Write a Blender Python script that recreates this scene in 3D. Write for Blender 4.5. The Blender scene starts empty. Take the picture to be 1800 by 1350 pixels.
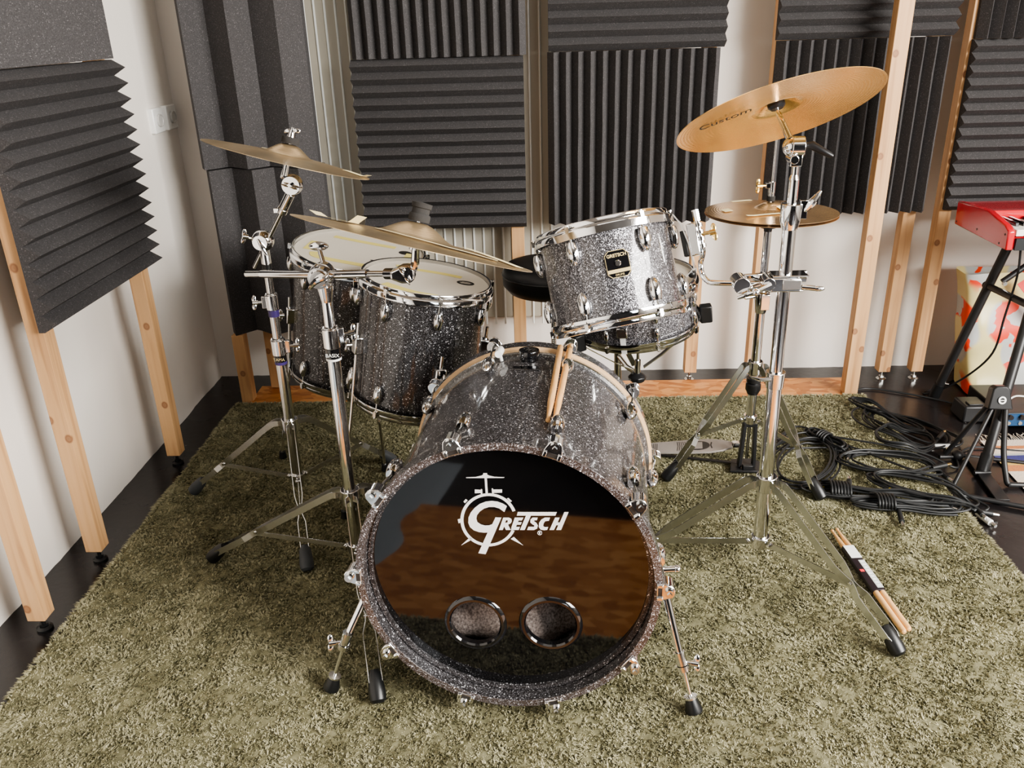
import bpy, math, random
import numpy as np
from mathutils import Vector, Matrix
from mathutils import noise as mnoise
PI = math.pi
sc = bpy.context.scene
COL = sc.collection
V = Vector

# ------------------------------------------------------------------ mesh builder
class MB:
    def __init__(s): s.v = []; s.f = []
    def add(s, vs, fs):
        b = len(s.v); s.v += [tuple(p) for p in vs]; s.f += [tuple(i + b for i in f) for f in fs]; return s
    def box(s, c, size, R=None, taper=None):
        c = V(c); hx, hy, hz = [q / 2 for q in size]
        vs = []
        for z in (-1, 1):
            k = (taper if (taper and z > 0) else 1)
            for x, y in ((-1, -1), (1, -1), (1, 1), (-1, 1)):
                p = V((x * hx * k, y * hy * k, z * hz))
                vs.append(c + (R @ p if R else p))
        return s.add(vs, [(0, 3, 2, 1), (4, 5, 6, 7), (0, 1, 5, 4), (1, 2, 6, 5), (2, 3, 7, 6), (3, 0, 4, 7)])
    def bar(s, a, b, w, h, up=(0, 0, 1)):
        """rectangular bar from a to b, width w sideways, height h along up"""
        a, b = V(a), V(b); d = (b - a); L = d.length; d.normalize()
        sx = d.cross(V(up)); sx = sx.normalized() if sx.length > 1e-6 else V((1, 0, 0)); uz = sx.cross(d)
        R = Matrix((sx, d, uz)).transposed()
        return s.box((a + b) / 2, (w, L, h), R)
    def rev(s, prof, o, n, seg=32, a0=0.0, a1=2 * PI, close=False, ref=None):
        """surface of revolution: prof = [(r, h)], axis n from o"""
        o = V(o); n = V(n).normalized()
        t = V(ref) if ref else (V((1, 0, 0)) if abs(n.x) < .9 else V((0, 1, 0)))
        e1 = (t - n * t.dot(n)).normalized(); e2 = n.cross(e1)
        full = abs(a1 - a0 - 2 * PI) < 1e-6
        k = seg if full else seg + 1
        vs = []; P = list(prof)
        for r, h in P:
            for i in range(k):
                a = a0 + (a1 - a0) * i / seg
                vs.append(o + n * h + (e1 * math.cos(a) + e2 * math.sin(a)) * r)
        fs = []; m = len(P)
        for j in range(m if close else m - 1):
            j2 = (j + 1) % m
            for i in range(seg):
                i2 = (i + 1) % k if full else i + 1
                fs.append((j * k + i, j * k + i2, j2 * k + i2, j2 * k + i))
        return s.add(vs, fs)
    def cyl(s, a, b, r, r2=None, seg=20, cap=True):
        a, b = V(a), V(b); r2 = r if r2 is None else r2; L = (b - a).length
        e = 1e-5
        pr = [(r, 0), (r2, L)]
        if cap: pr = [(e, 0)] + pr + [(e, L)]
        return s.rev(pr, a, b - a, seg)
    def ball(s, c, r, sc_=(1, 1, 1), R=None, seg=20, rings=12):
        c = V(c); vs = []; fs = []
        for j in range(rings + 1):
            t = PI * j / rings
            for i in range(seg):
                a = 2 * PI * i / seg
                p = V((math.sin(t) * math.cos(a) * sc_[0], math.sin(t) * math.sin(a) * sc_[1], math.cos(t) * sc_[2])) * r
                vs.append(c + (R @ p if R else p))
        for j in range(rings):
            for i in range(seg):
                i2 = (i + 1) % seg
                fs.append((j * seg + i, (j + 1) * seg + i, (j + 1) * seg + i2, j * seg + i2))
        return s.add(vs, fs)
    def tube(s, pts, r, seg=10, smooth=0, cap=True):
        P = [V(p) for p in pts]
        if smooth:
            if isinstance(r, (list, tuple)):
                k0 = len(r) - 1; r = [r[min(k0, i // smooth)] + (r[min(k0, i // smooth + 1)] - r[min(k0, i // smooth)]) * ((i % smooth) / smooth) for i in range(k0 * smooth + 1)]
            P = spline(P, smooth)
        n = len(P); T = []
        for i in range(n):
            T.append((P[min(i + 1, n - 1)] - P[max(i - 1, 0)]).normalized())
        t0 = T[0]; u = t0.orthogonal().normalized(); vs = []
        for i in range(n):
            u = (u - T[i] * u.dot(T[i])).normalized(); w = T[i].cross(u)
            rr = r[i] if isinstance(r, (list, tuple)) else r
            for k in range(seg):
                a = 2 * PI * k / seg; vs.append(P[i] + (u * math.cos(a) + w * math.sin(a)) * rr)
        fs = [(i * seg + k, i * seg + (k + 1) % seg, (i + 1) * seg + (k + 1) % seg, (i + 1) * seg + k) for i in range(n - 1) for k in range(seg)]
        if cap: fs += [tuple(range(seg))[::-1], tuple((n - 1) * seg + k for k in range(seg))]
        return s.add(vs, fs)
    def ribbon(s, pts, w, th, side):
        """flat strip swept on pts; width w along side[i], thickness th across"""
        P = [V(p) for p in pts]; n = len(P); vs = []
        for i in range(n):
            T = (P[min(i + 1, n - 1)] - P[max(i - 1, 0)]).normalized()
            sd = V(side[i] if isinstance(side, list) else side); sd = (sd - T * sd.dot(T)).normalized(); q = T.cross(sd)
            for a, b in ((-1, -1), (1, -1), (1, 1), (-1, 1)):
                vs.append(P[i] + sd * (a * w / 2) + q * (b * th / 2))
        fs = [(i * 4 + k, i * 4 + (k + 1) % 4, (i + 1) * 4 + (k + 1) % 4, (i + 1) * 4 + k) for i in range(n - 1) for k in range(4)]
        fs += [(3, 2, 1, 0), tuple((n - 1) * 4 + k for k in range(4))]
        return s.add(vs, fs)
    def prism(s, poly, o, e1, e2, h0, h1):
        """2D polygon in frame (o,e1,e2) extruded along e1 x e2 from h0 to h1"""
        o, e1, e2 = V(o), V(e1), V(e2); n = e1.cross(e2).normalized(); k = len(poly)
        vs = [o + e1 * x + e2 * y + n * h0 for x, y in poly] + [o + e1 * x + e2 * y + n * h1 for x, y in poly]
        fs = [tuple(range(k))[::-1], tuple(range(k, 2 * k))] + [(i, (i + 1) % k, k + (i + 1) % k, k + i) for i in range(k)]
        return s.add(vs, fs)
    def build(s, name, m, parent=None, bevel=0, ang=35, flat=False):
        me = bpy.data.meshes.new(name)
        off = V(parent['_o']) if parent is not None and '_o' in parent else V((0, 0, 0))
        me.from_pydata([tuple(V(p) - off) for p in s.v], [], s.f)
        import bmesh
        bm = bmesh.new(); bm.from_mesh(me)
        bmesh.ops.remove_doubles(bm, verts=bm.verts, dist=2e-5)
        bmesh.ops.dissolve_degenerate(bm, edges=bm.edges, dist=1e-6)
        bmesh.ops.recalc_face_normals(bm, faces=bm.faces)
        bm.to_mesh(me); bm.free()
        if not flat:
            me.shade_smooth(); me.set_sharp_from_angle(angle=math.radians(ang))
        ob = bpy.data.objects.new(name, me); COL.objects.link(ob)
        if isinstance(m, (list, tuple)):
            for q in m: me.materials.append(q)
        else: me.materials.append(m)
        if parent is not None:
            ob.parent = parent; ob['_o'] = list(off)
        else:
            ob['_o'] = [0, 0, 0]
        if bevel:
            md = ob.modifiers.new('b', 'BEVEL'); md.width = bevel; md.segments = 2; md.limit_method = 'ANGLE'; md.angle_limit = math.radians(40)
        return ob

def spline(P, k):
    out = []; n = len(P)
    for i in range(n - 1):
        p0, p1, p2, p3 = P[max(i - 1, 0)], P[i], P[i + 1], P[min(i + 2, n - 1)]
        for j in range(k):
            t = j / k
            out.append(0.5 * ((2 * p1) + (p2 - p0) * t + (2 * p0 - 5 * p1 + 4 * p2 - p3) * t * t + (3 * p1 - p0 - 3 * p2 + p3) * t ** 3))
    out.append(P[-1]); return out

def tag(o, label, cat, group=None, kind=None):
    if label: o['label'] = label
    if cat: o['category'] = cat
    if group: o['group'] = group
    if kind: o['kind'] = kind
    return o
def thing(name, loc, label, cat, group=None):
    o = bpy.data.objects.new(name, None); COL.objects.link(o); o.location = loc; o['_o'] = list(loc)
    o.empty_display_size = .05
    return tag(o, label, cat, group)
def struct(name, mb, m, **k):
    o = mb.build(name, m, **k); o['kind'] = 'structure'; return o

# ------------------------------------------------------------------ materials
def newmat(name):
    m = bpy.data.materials.new(name); m.use_nodes = True; nt = m.node_tree
    return m, nt, nt.nodes['Principled BSDF']
def N(nt, t, **k):
    n = nt.nodes.new(t)
    for a, b in k.items():
        if a.startswith('i_'):
            n.inputs[a[2:].replace('_', ' ')].default_value = b
        else: setattr(n, a, b)
    return n
def L(nt, a, b): nt.links.new(a, b)
def plain(name, col, rough=.5, metal=0, coat=0, spec=None, bump=None):
    m, nt, b = newmat(name)
    b.inputs['Base Color'].default_value = (*col, 1); b.inputs['Roughness'].default_value = rough; b.inputs['Metallic'].default_value = metal
    b.inputs['Coat Weight'].default_value = coat
    if spec is not None: b.inputs['Specular IOR Level'].default_value = spec
    if bump:
        tc = N(nt, 'ShaderNodeTexCoord'); no = N(nt, 'ShaderNodeTexNoise'); no.inputs['Scale'].default_value = bump[0]; no.inputs['Detail'].default_value = 4
        bp = N(nt, 'ShaderNodeBump'); bp.inputs['Strength'].default_value = bump[1]; bp.inputs['Distance'].default_value = bump[2] if len(bump) > 2 else .002
        L(nt, tc.outputs['Object'], no.inputs['Vector']); L(nt, no.outputs['Fac'], bp.inputs['Height']); L(nt, bp.outputs['Normal'], b.inputs['Normal'])
    return m
def ramp(nt, stops):
    r = N(nt, 'ShaderNodeValToRGB'); el = r.color_ramp.elements
    while len(el) < len(stops): el.new(.5)
    for e, (p, c) in zip(el, stops): e.position = p; e.color = (*c, 1)
    return r

CHROME = plain('chrome', (.80, .80, .80), .06, 1)
CHROME2 = plain('worn_chrome', (.66, .66, .64), .14, 1, bump=(60, .04, .001))
STEEL = plain('brushed_steel', (.74, .74, .72), .27, 1)
DARKCH = plain('dark_chrome', (.25, .25, .26), .12, 1)
RUBBER = plain('black_rubber', (.0075, .008, .0085), .38, bump=(120, .15, .001))
STEELD = plain('mirror_steel_strip', (.56, .57, .56), .20, 1)
BLACKPL = plain('black_plastic', (.012, .012, .013), .35)
BLACKM = plain('black_powder_coat', (.014, .014, .015), .42, bump=(300, .1, .0005))
BLACKG = plain('black_gloss', (.006, .006, .007), .06, coat=.5)
CABLE = plain('cable_rubber', (.012, .013, .014), .5)
FELT = plain('grey_felt', (.035, .033, .032), .95, bump=(500, .6, .001))
FELTB = plain('black_felt', (.02, .02, .02), .95, bump=(500, .6, .001))
WHITE = plain('white_vinyl', (.86, .87, .88), .4)
WHITEP = plain('white_plastic', (.80, .80, .78), .35)
TAPE = plain('masking_tape', (.86, .76, .46), .65, bump=(900, .3, .0003))
TAPE2 = plain('yellow_tape_on_head', (.80, .70, .24), .6)
GOLD = plain('gold_print', (.72, .58, .30), .35, .4)
BRASS = plain('brass', (.80, .60, .28), .25, 1)
REDP = plain('red_plastic', (.6, .03, .02), .4)
YEL = plain('yellow_ring', (.85, .65, .03), .4)
BLUE = plain('blue_plastic', (.03, .06, .25), .4)
SILV = plain('silver_plug', (.7, .7, .68), .25, 1)
REDL = plain('red_lacquer', (.52, .012, .022), .16, coat=.8)
PURP = plain('purple_ring', (.05, .03, .14), .4)
INK = plain('black_ink', (.03, .027, .025), .5)

def sparkle(name, base=(.040, .040, .044), dens=.5, bright=1.0, rough=.38):
    m, nt, b = newmat(name)
    tc = N(nt, 'ShaderNodeTexCoord')
    v1 = N(nt, 'ShaderNodeTexVoronoi'); v1.inputs['Scale'].default_value = 820
    v2 = N(nt, 'ShaderNodeTexVoronoi'); v2.inputs['Scale'].default_value = 430
    for v in (v1, v2): L(nt, tc.outputs['Object'], v.inputs['Vector'])
    s1 = N(nt, 'ShaderNodeSeparateColor'); L(nt, v1.outputs['Color'], s1.inputs[0])
    s2 = N(nt, 'ShaderNodeSeparateColor'); L(nt, v2.outputs['Color'], s2.inputs[0])
    r1 = ramp(nt, [(0, tuple(.55 * q for q in base)), (.55, base), (.80, (.14 * bright, .135 * bright, .145 * bright)), (.97, (.55 * bright, .54 * bright, .58 * bright))])
    L(nt, s1.outputs[0], r1.inputs[0])
    r2 = ramp(nt, [(0, (0, 0, 0)), (.955, (0, 0, 0)), (.975, (.8, .8, .84))]); L(nt, s2.outputs[1], r2.inputs[0])
    mx = N(nt, 'ShaderNodeMix', data_type='RGBA', blend_type='ADD'); mx.inputs[0].default_value = 1
    L(nt, r1.outputs[0], mx.inputs[6]); L(nt, r2.outputs[0], mx.inputs[7]); L(nt, mx.outputs[2], b.inputs['Base Color'])
    # every flake is tilted its own way
    geo = N(nt, 'ShaderNodeNewGeometry')
    sub = N(nt, 'ShaderNodeVectorMath', operation='SUBTRACT'); sub.inputs[1].default_value = (.5, .5, .5); L(nt, v1.outputs['Color'], sub.inputs[0])
    scl = N(nt, 'ShaderNodeVectorMath', operation='SCALE'); scl.inputs['Scale'].default_value = .5; L(nt, sub.outputs[0], scl.inputs[0])
    ad = N(nt, 'ShaderNodeVectorMath', operation='ADD'); L(nt, geo.outputs['Normal'], ad.inputs[0]); L(nt, scl.outputs[0], ad.inputs[1])
    nm = N(nt, 'ShaderNodeVectorMath', operation='NORMALIZE'); L(nt, ad.outputs[0], nm.inputs[0]); L(nt, nm.outputs[0], b.inputs['Normal'])
    b.inputs['Metallic'].default_value = .45; b.inputs['Roughness'].default_value = rough
    b.inputs['Coat Weight'].default_value = .8; b.inputs['Coat Roughness'].default_value = .06
    return m
SPARK = sparkle('dark_sparkle_wrap', base=(.036, .034, .037), bright=1.1)
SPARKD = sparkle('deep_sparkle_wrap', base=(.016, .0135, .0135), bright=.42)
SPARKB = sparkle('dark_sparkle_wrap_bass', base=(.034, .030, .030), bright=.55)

def bronze(name, col, col2, rough=.22, metal=.8):
    m, nt, b = newmat(name)
    tc = N(nt, 'ShaderNodeTexCoord')
    no = N(nt, 'ShaderNodeTexNoise'); no.inputs['Scale'].default_value = 9; no.inputs['Detail'].default_value = 6; L(nt, tc.outputs['Object'], no.inputs['Vector'])
    r = ramp(nt, [(.35, col2), (.65, col)]); L(nt, no.outputs['Fac'], r.inputs[0]); L(nt, r.outputs[0], b.inputs['Base Color'])
    b.inputs['Metallic'].default_value = metal; b.inputs['Roughness'].default_value = rough
    b.inputs['Anisotropic'].default_value = .4
    ln = N(nt, 'ShaderNodeVectorMath', operation='LENGTH'); L(nt, tc.outputs['Object'], ln.inputs[0])
    mul = N(nt, 'ShaderNodeMath', operation='MULTIPLY'); mul.inputs[1].default_value = 900; L(nt, ln.outputs['Value'], mul.inputs[0])
    sn = N(nt, 'ShaderNodeMath', operation='SINE'); L(nt, mul.outputs[0], sn.inputs[0])
    n2 = N(nt, 'ShaderNodeTexNoise'); n2.inputs['Scale'].default_value = 25; L(nt, tc.outputs['Object'], n2.inputs['Vector'])
    ma = N(nt, 'ShaderNodeMath', operation='MULTIPLY_ADD'); ma.inputs[1].default_value = .25; L(nt, sn.outputs[0], ma.inputs[0]); L(nt, n2.outputs['Fac'], ma.inputs[2])
    bp = N(nt, 'ShaderNodeBump'); bp.inputs['Strength'].default_value = .10; bp.inputs['Distance'].default_value = .002
    L(nt, ma.outputs[0], bp.inputs['Height']); L(nt, bp.outputs['Normal'], b.inputs['Normal'])
    return m
BRZ_OLD = bronze('aged_bronze', (.66, .50, .31), (.46, .36, .23), .30, .8)
BRZ_NEW = bronze('bright_bronze', (1.0, .64, .24), (.86, .52, .20), .2, .78)
BRZ_HH = bronze('lathed_bronze', (.86, .58, .31), (.62, .42, .24), .24, .85)

def foam():
    m, nt, b = newmat('acoustic_foam')
    tc = N(nt, 'ShaderNodeTexCoord')
    v = N(nt, 'ShaderNodeTexVoronoi'); v.inputs['Scale'].default_value = 480; L(nt, tc.outputs['Object'], v.inputs['Vector'])
    s = N(nt, 'ShaderNodeSeparateColor'); L(nt, v.outputs['Color'], s.inputs[0])
    r = ramp(nt, [(0, (.064, .061, .062)), (.6, (.080, .076, .077)), (.95, (.092, .088, .089)), (.99, (.16, .153, .154))]); L(nt, s.outputs[0], r.inputs[0])
    L(nt, r.outputs[0], b.inputs['Base Color']); b.inputs['Roughness'].default_value = 1; b.inputs['Specular IOR Level'].default_value = .1
    no = N(nt, 'ShaderNodeTexNoise'); no.inputs['Scale'].default_value = 700; L(nt, tc.outputs['Object'], no.inputs['Vector'])
    bp = N(nt, 'ShaderNodeBump'); bp.inputs['Strength'].default_value = .7; bp.inputs['Distance'].default_value = .002
    L(nt, no.outputs['Fac'], bp.inputs['Height']); L(nt, bp.outputs['Normal'], b.inputs['Normal'])
    return m
FOAM = foam()

def pine(name, axis='Z', tint=.95):
    m, nt, b = newmat(name)
    tc = N(nt, 'ShaderNodeTexCoord'); oi = N(nt, 'ShaderNodeObjectInfo')
    mp = N(nt, 'ShaderNodeMapping'); L(nt, tc.outputs['Object'], mp.inputs['Vector'])
    mp.inputs['Scale'].default_value = {'Z': (38, 38, 1.6), 'X': (1.6, 38, 38)}[axis]
    cv = N(nt, 'ShaderNodeVectorMath', operation='SCALE'); cv.inputs[0].default_value = (7, 3, 5); L(nt, oi.outputs['Random'], cv.inputs['Scale']); L(nt, cv.outputs[0], mp.inputs['Location'])
    no = N(nt, 'ShaderNodeTexNoise'); no.inputs['Scale'].default_value = 1.3; no.inputs['Detail'].default_value = 3; no.inputs['Distortion'].default_value = .6; L(nt, mp.outputs[0], no.inputs['Vector'])
    r = ramp(nt, [(.30, (.46 * tint, .25 * tint, .115 * tint)), (.5, (.63 * tint, .375 * tint, .185 * tint)), (.75, (.69 * tint, .43 * tint, .225 * tint))]); L(nt, no.outputs['Fac'], r.inputs[0])
    # knots on the face towards the room, one every 30 cm or so
    sx3 = N(nt, 'ShaderNodeSeparateXYZ'); L(nt, tc.outputs['Object'], sx3.inputs[0])
    za = N(nt, 'ShaderNodeMath', operation='MULTIPLY_ADD'); za.inputs[1].default_value = 13.7; L(nt, oi.outputs['Random'], za.inputs[0]); L(nt, sx3.outputs['Z'], za.inputs[2])
    vo = N(nt, 'ShaderNodeTexVoronoi', voronoi_dimensions='1D'); vo.inputs['Scale'].default_value = 3.3; L(nt, za.outputs[0], vo.inputs['W'])
    sc3 = N(nt, 'ShaderNodeSeparateColor'); L(nt, vo.outputs['Color'], sc3.inputs[0])
    kx_ = N(nt, 'ShaderNodeMath', operation='MULTIPLY_ADD'); kx_.inputs[1].default_value = -.044; kx_.inputs[2].default_value = .022; L(nt, sc3.outputs[0], kx_.inputs[0])
    dx_ = N(nt, 'ShaderNodeMath', operation='ADD'); L(nt, sx3.outputs['X'], dx_.inputs[0]); L(nt, kx_.outputs[0], dx_.inputs[1])
    dy_ = N(nt, 'ShaderNodeMath', operation='ADD'); dy_.inputs[1].default_value = .0225; L(nt, sx3.outputs['Y'], dy_.inputs[0])
    dz_ = N(nt, 'ShaderNodeMath', operation='MULTIPLY'); dz_.inputs[1].default_value = .25; L(nt, vo.outputs['Distance'], dz_.inputs[0])
    cb3 = N(nt, 'ShaderNodeCombineXYZ'); L(nt, dx_.outputs[0], cb3.inputs[0]); L(nt, dy_.outputs[0], cb3.inputs[1]); L(nt, dz_.outputs[0], cb3.inputs[2])
    ln3 = N(nt, 'ShaderNodeVectorMath', operation='LENGTH'); L(nt, cb3.outputs[0], ln3.inputs[0])
    r2 = ramp(nt, [(.0, (.7, .7, .7)), (.006, (.55, .55, .55)), (.0085, (.95, .95, .95)), (.0115, (.0, .0, .0))]); L(nt, ln3.outputs['Value'], r2.inputs[0])
    mx = N(nt, 'ShaderNodeMix', data_type='RGBA'); mx.inputs[7].default_value = (.22, .085, .04, 1); L(nt, r2.outputs[0], mx.inputs[0]); L(nt, r.outputs[0], mx.inputs[6])
    L(nt, mx.outputs[2], b.inputs['Base Color']); b.inputs['Roughness'].default_value = .55
    return m
PINE = pine('pine_post')

def osb():
    m, nt, b = newmat('strand_board')
    tc = N(nt, 'ShaderNodeTexCoord'); mp = N(nt, 'ShaderNodeMapping'); mp.inputs['Scale'].default_value = (14, 30, 20); L(nt, tc.outputs['Object'], mp.inputs['Vector'])
    no = N(nt, 'ShaderNodeTexNoise'); no.inputs['Scale'].default_value = 3; L(nt, tc.outputs['Object'], no.inputs['Vector'])
    ad = N(nt, 'ShaderNodeVectorMath', operation='ADD'); L(nt, mp.outputs[0], ad.inputs[0]); L(nt, no.outputs['Color'], ad.inputs[1])
    v = N(nt, 'ShaderNodeTexVoronoi'); v.inputs['Scale'].default_value = 1.6; L(nt, ad.outputs[0], v.inputs['Vector'])
    s = N(nt, 'ShaderNodeSeparateColor'); L(nt, v.outputs['Color'], s.inputs[0])
    r = ramp(nt, [(0, (.38, .135, .035)), (.5, (.54, .225, .065)), (1, (.68, .33, .115))]); L(nt, s.outputs[0], r.inputs[0])
    L(nt, r.outputs[0], b.inputs['Base Color']); b.inputs['Roughness'].default_value = .5
    return m
OSB = osb()

def floor_mat():
    m, nt, b = newmat('dark_sealed_floor')
    tc = N(nt, 'ShaderNodeTexCoord')
    no = N(nt, 'ShaderNodeTexNoise'); no.inputs['Scale'].default_value = 2.5; no.inputs['Detail'].default_value = 8; L(nt, tc.outputs['Object'], no.inputs['Vector'])
    r = ramp(nt, [(.35, (.010, .0085, .009)), (.7, (.024, .020, .020))]); L(nt, no.outputs['Fac'], r.inputs[0])
    v = N(nt, 'ShaderNodeTexVoronoi'); v.inputs['Scale'].default_value = 60; L(nt, tc.outputs['Object'], v.inputs['Vector'])
    s = N(nt, 'ShaderNodeSeparateColor'); L(nt, v.outputs['Color'], s.inputs[0])
    r2 = ramp(nt, [(.984, (0, 0, 0)), (.986, (.16, .15, .14))]); L(nt, s.outputs[0], r2.inputs[0])
    r3 = ramp(nt, [(.10, (1, 1, 1)), (.16, (0, 0, 0))]); L(nt, v.outputs['Distance'], r3.inputs[0])
    mm = N(nt, 'ShaderNodeMix', data_type='RGBA', blend_type='MULTIPLY'); mm.inputs[0].default_value = 1; L(nt, r2.outputs[0], mm.inputs[6]); L(nt, r3.outputs[0], mm.inputs[7])
    mx = N(nt, 'ShaderNodeMix', data_type='RGBA', blend_type='ADD'); mx.inputs[0].default_value = 1; L(nt, r.outputs[0], mx.inputs[6]); L(nt, mm.outputs[2], mx.inputs[7])
    L(nt, mx.outputs[2], b.inputs['Base Color']); 
    r4 = ramp(nt, [(.3, (.16, .16, .16)), (.7, (.36, .36, .36))]); L(nt, no.outputs['Fac'], r4.inputs[0]); L(nt, r4.outputs[0], b.inputs['Roughness'])
    n2 = N(nt, 'ShaderNodeTexNoise'); n2.inputs['Scale'].default_value = 45; L(nt, tc.outputs['Object'], n2.inputs['Vector'])
    bp = N(nt, 'ShaderNodeBump'); bp.inputs['Strength'].default_value = .12; bp.inputs['Distance'].default_value = .003; L(nt, n2.outputs['Fac'], bp.inputs['Height']); L(nt, bp.outputs['Normal'], b.inputs['Normal'])
    return m
FLOOR = floor_mat()
WALL = plain('white_painted_wall', (.82, .775, .72), .6, bump=(14, .12, .01))
CEIL = plain('grey_ceiling', (.22, .20, .18), .8)
DARKWALL = plain('dark_curtain_wall', (.02, .02, .022), .9)
RAD = plain('beige_enamel', (.44, .41, .345), .38)
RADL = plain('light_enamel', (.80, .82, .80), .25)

def rug_mat():
    m, nt, b = newmat('olive_shag')
    tc = N(nt, 'ShaderNodeTexCoord')
    no = N(nt, 'ShaderNodeTexNoise'); no.inputs['Scale'].default_value = 55; no.inputs['Detail'].default_value = 5; L(nt, tc.outputs['Object'], no.inputs['Vector'])
    n2 = N(nt, 'ShaderNodeTexNoise'); n2.inputs['Scale'].default_value = 5; n2.inputs['Detail'].default_value = 3; L(nt, tc.outputs['Object'], n2.inputs['Vector'])
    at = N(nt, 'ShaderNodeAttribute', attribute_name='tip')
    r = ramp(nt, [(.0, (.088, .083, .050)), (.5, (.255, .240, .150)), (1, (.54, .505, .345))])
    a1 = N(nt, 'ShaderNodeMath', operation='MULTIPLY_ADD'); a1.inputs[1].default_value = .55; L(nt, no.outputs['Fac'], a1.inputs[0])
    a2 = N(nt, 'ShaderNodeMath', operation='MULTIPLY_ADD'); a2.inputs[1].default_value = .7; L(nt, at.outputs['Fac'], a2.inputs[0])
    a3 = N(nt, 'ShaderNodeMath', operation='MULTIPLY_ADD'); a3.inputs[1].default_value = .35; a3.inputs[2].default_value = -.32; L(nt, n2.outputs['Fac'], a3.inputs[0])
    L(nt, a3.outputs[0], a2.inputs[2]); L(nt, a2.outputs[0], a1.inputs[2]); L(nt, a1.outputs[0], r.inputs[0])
    L(nt, r.outputs[0], b.inputs['Base Color']); b.inputs['Roughness'].default_value = .9; b.inputs['Specular IOR Level'].default_value = .15
    b.inputs['Sheen Weight'].default_value = .25; b.inputs['Sheen Tint'].default_value = (.7, .7, .4, 1)
    return m
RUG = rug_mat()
HEADW = plain('coated_drum_head', (.72, .67, .58), .55, bump=(500, .15, .0005))
CLEARH = plain('clear_film_head', (.42, .44, .41), .12, .75)
def wood_stick():
    m, nt, b = newmat('hickory')
    tc = N(nt, 'ShaderNodeTexCoord'); mp = N(nt, 'ShaderNodeMapping'); mp.inputs['Scale'].default_value = (60, 8, 60); L(nt, tc.outputs['Object'], mp.inputs['Vector'])
    no = N(nt, 'ShaderNodeTexNoise'); no.inputs['Scale'].default_value = 2; L(nt, mp.outputs[0], no.inputs['Vector'])
    r = ramp(nt, [(.3, (.58, .31, .12)), (.7, (.76, .47, .22))]); L(nt, no.outputs['Fac'], r.inputs[0]); L(nt, r.outputs[0], b.inputs['Base Color']); b.inputs['Roughness'].default_value = .4
    return m
STICK = wood_stick()
PLY = plain('maple_ply_edge', (.62, .42, .24), .4)
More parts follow.
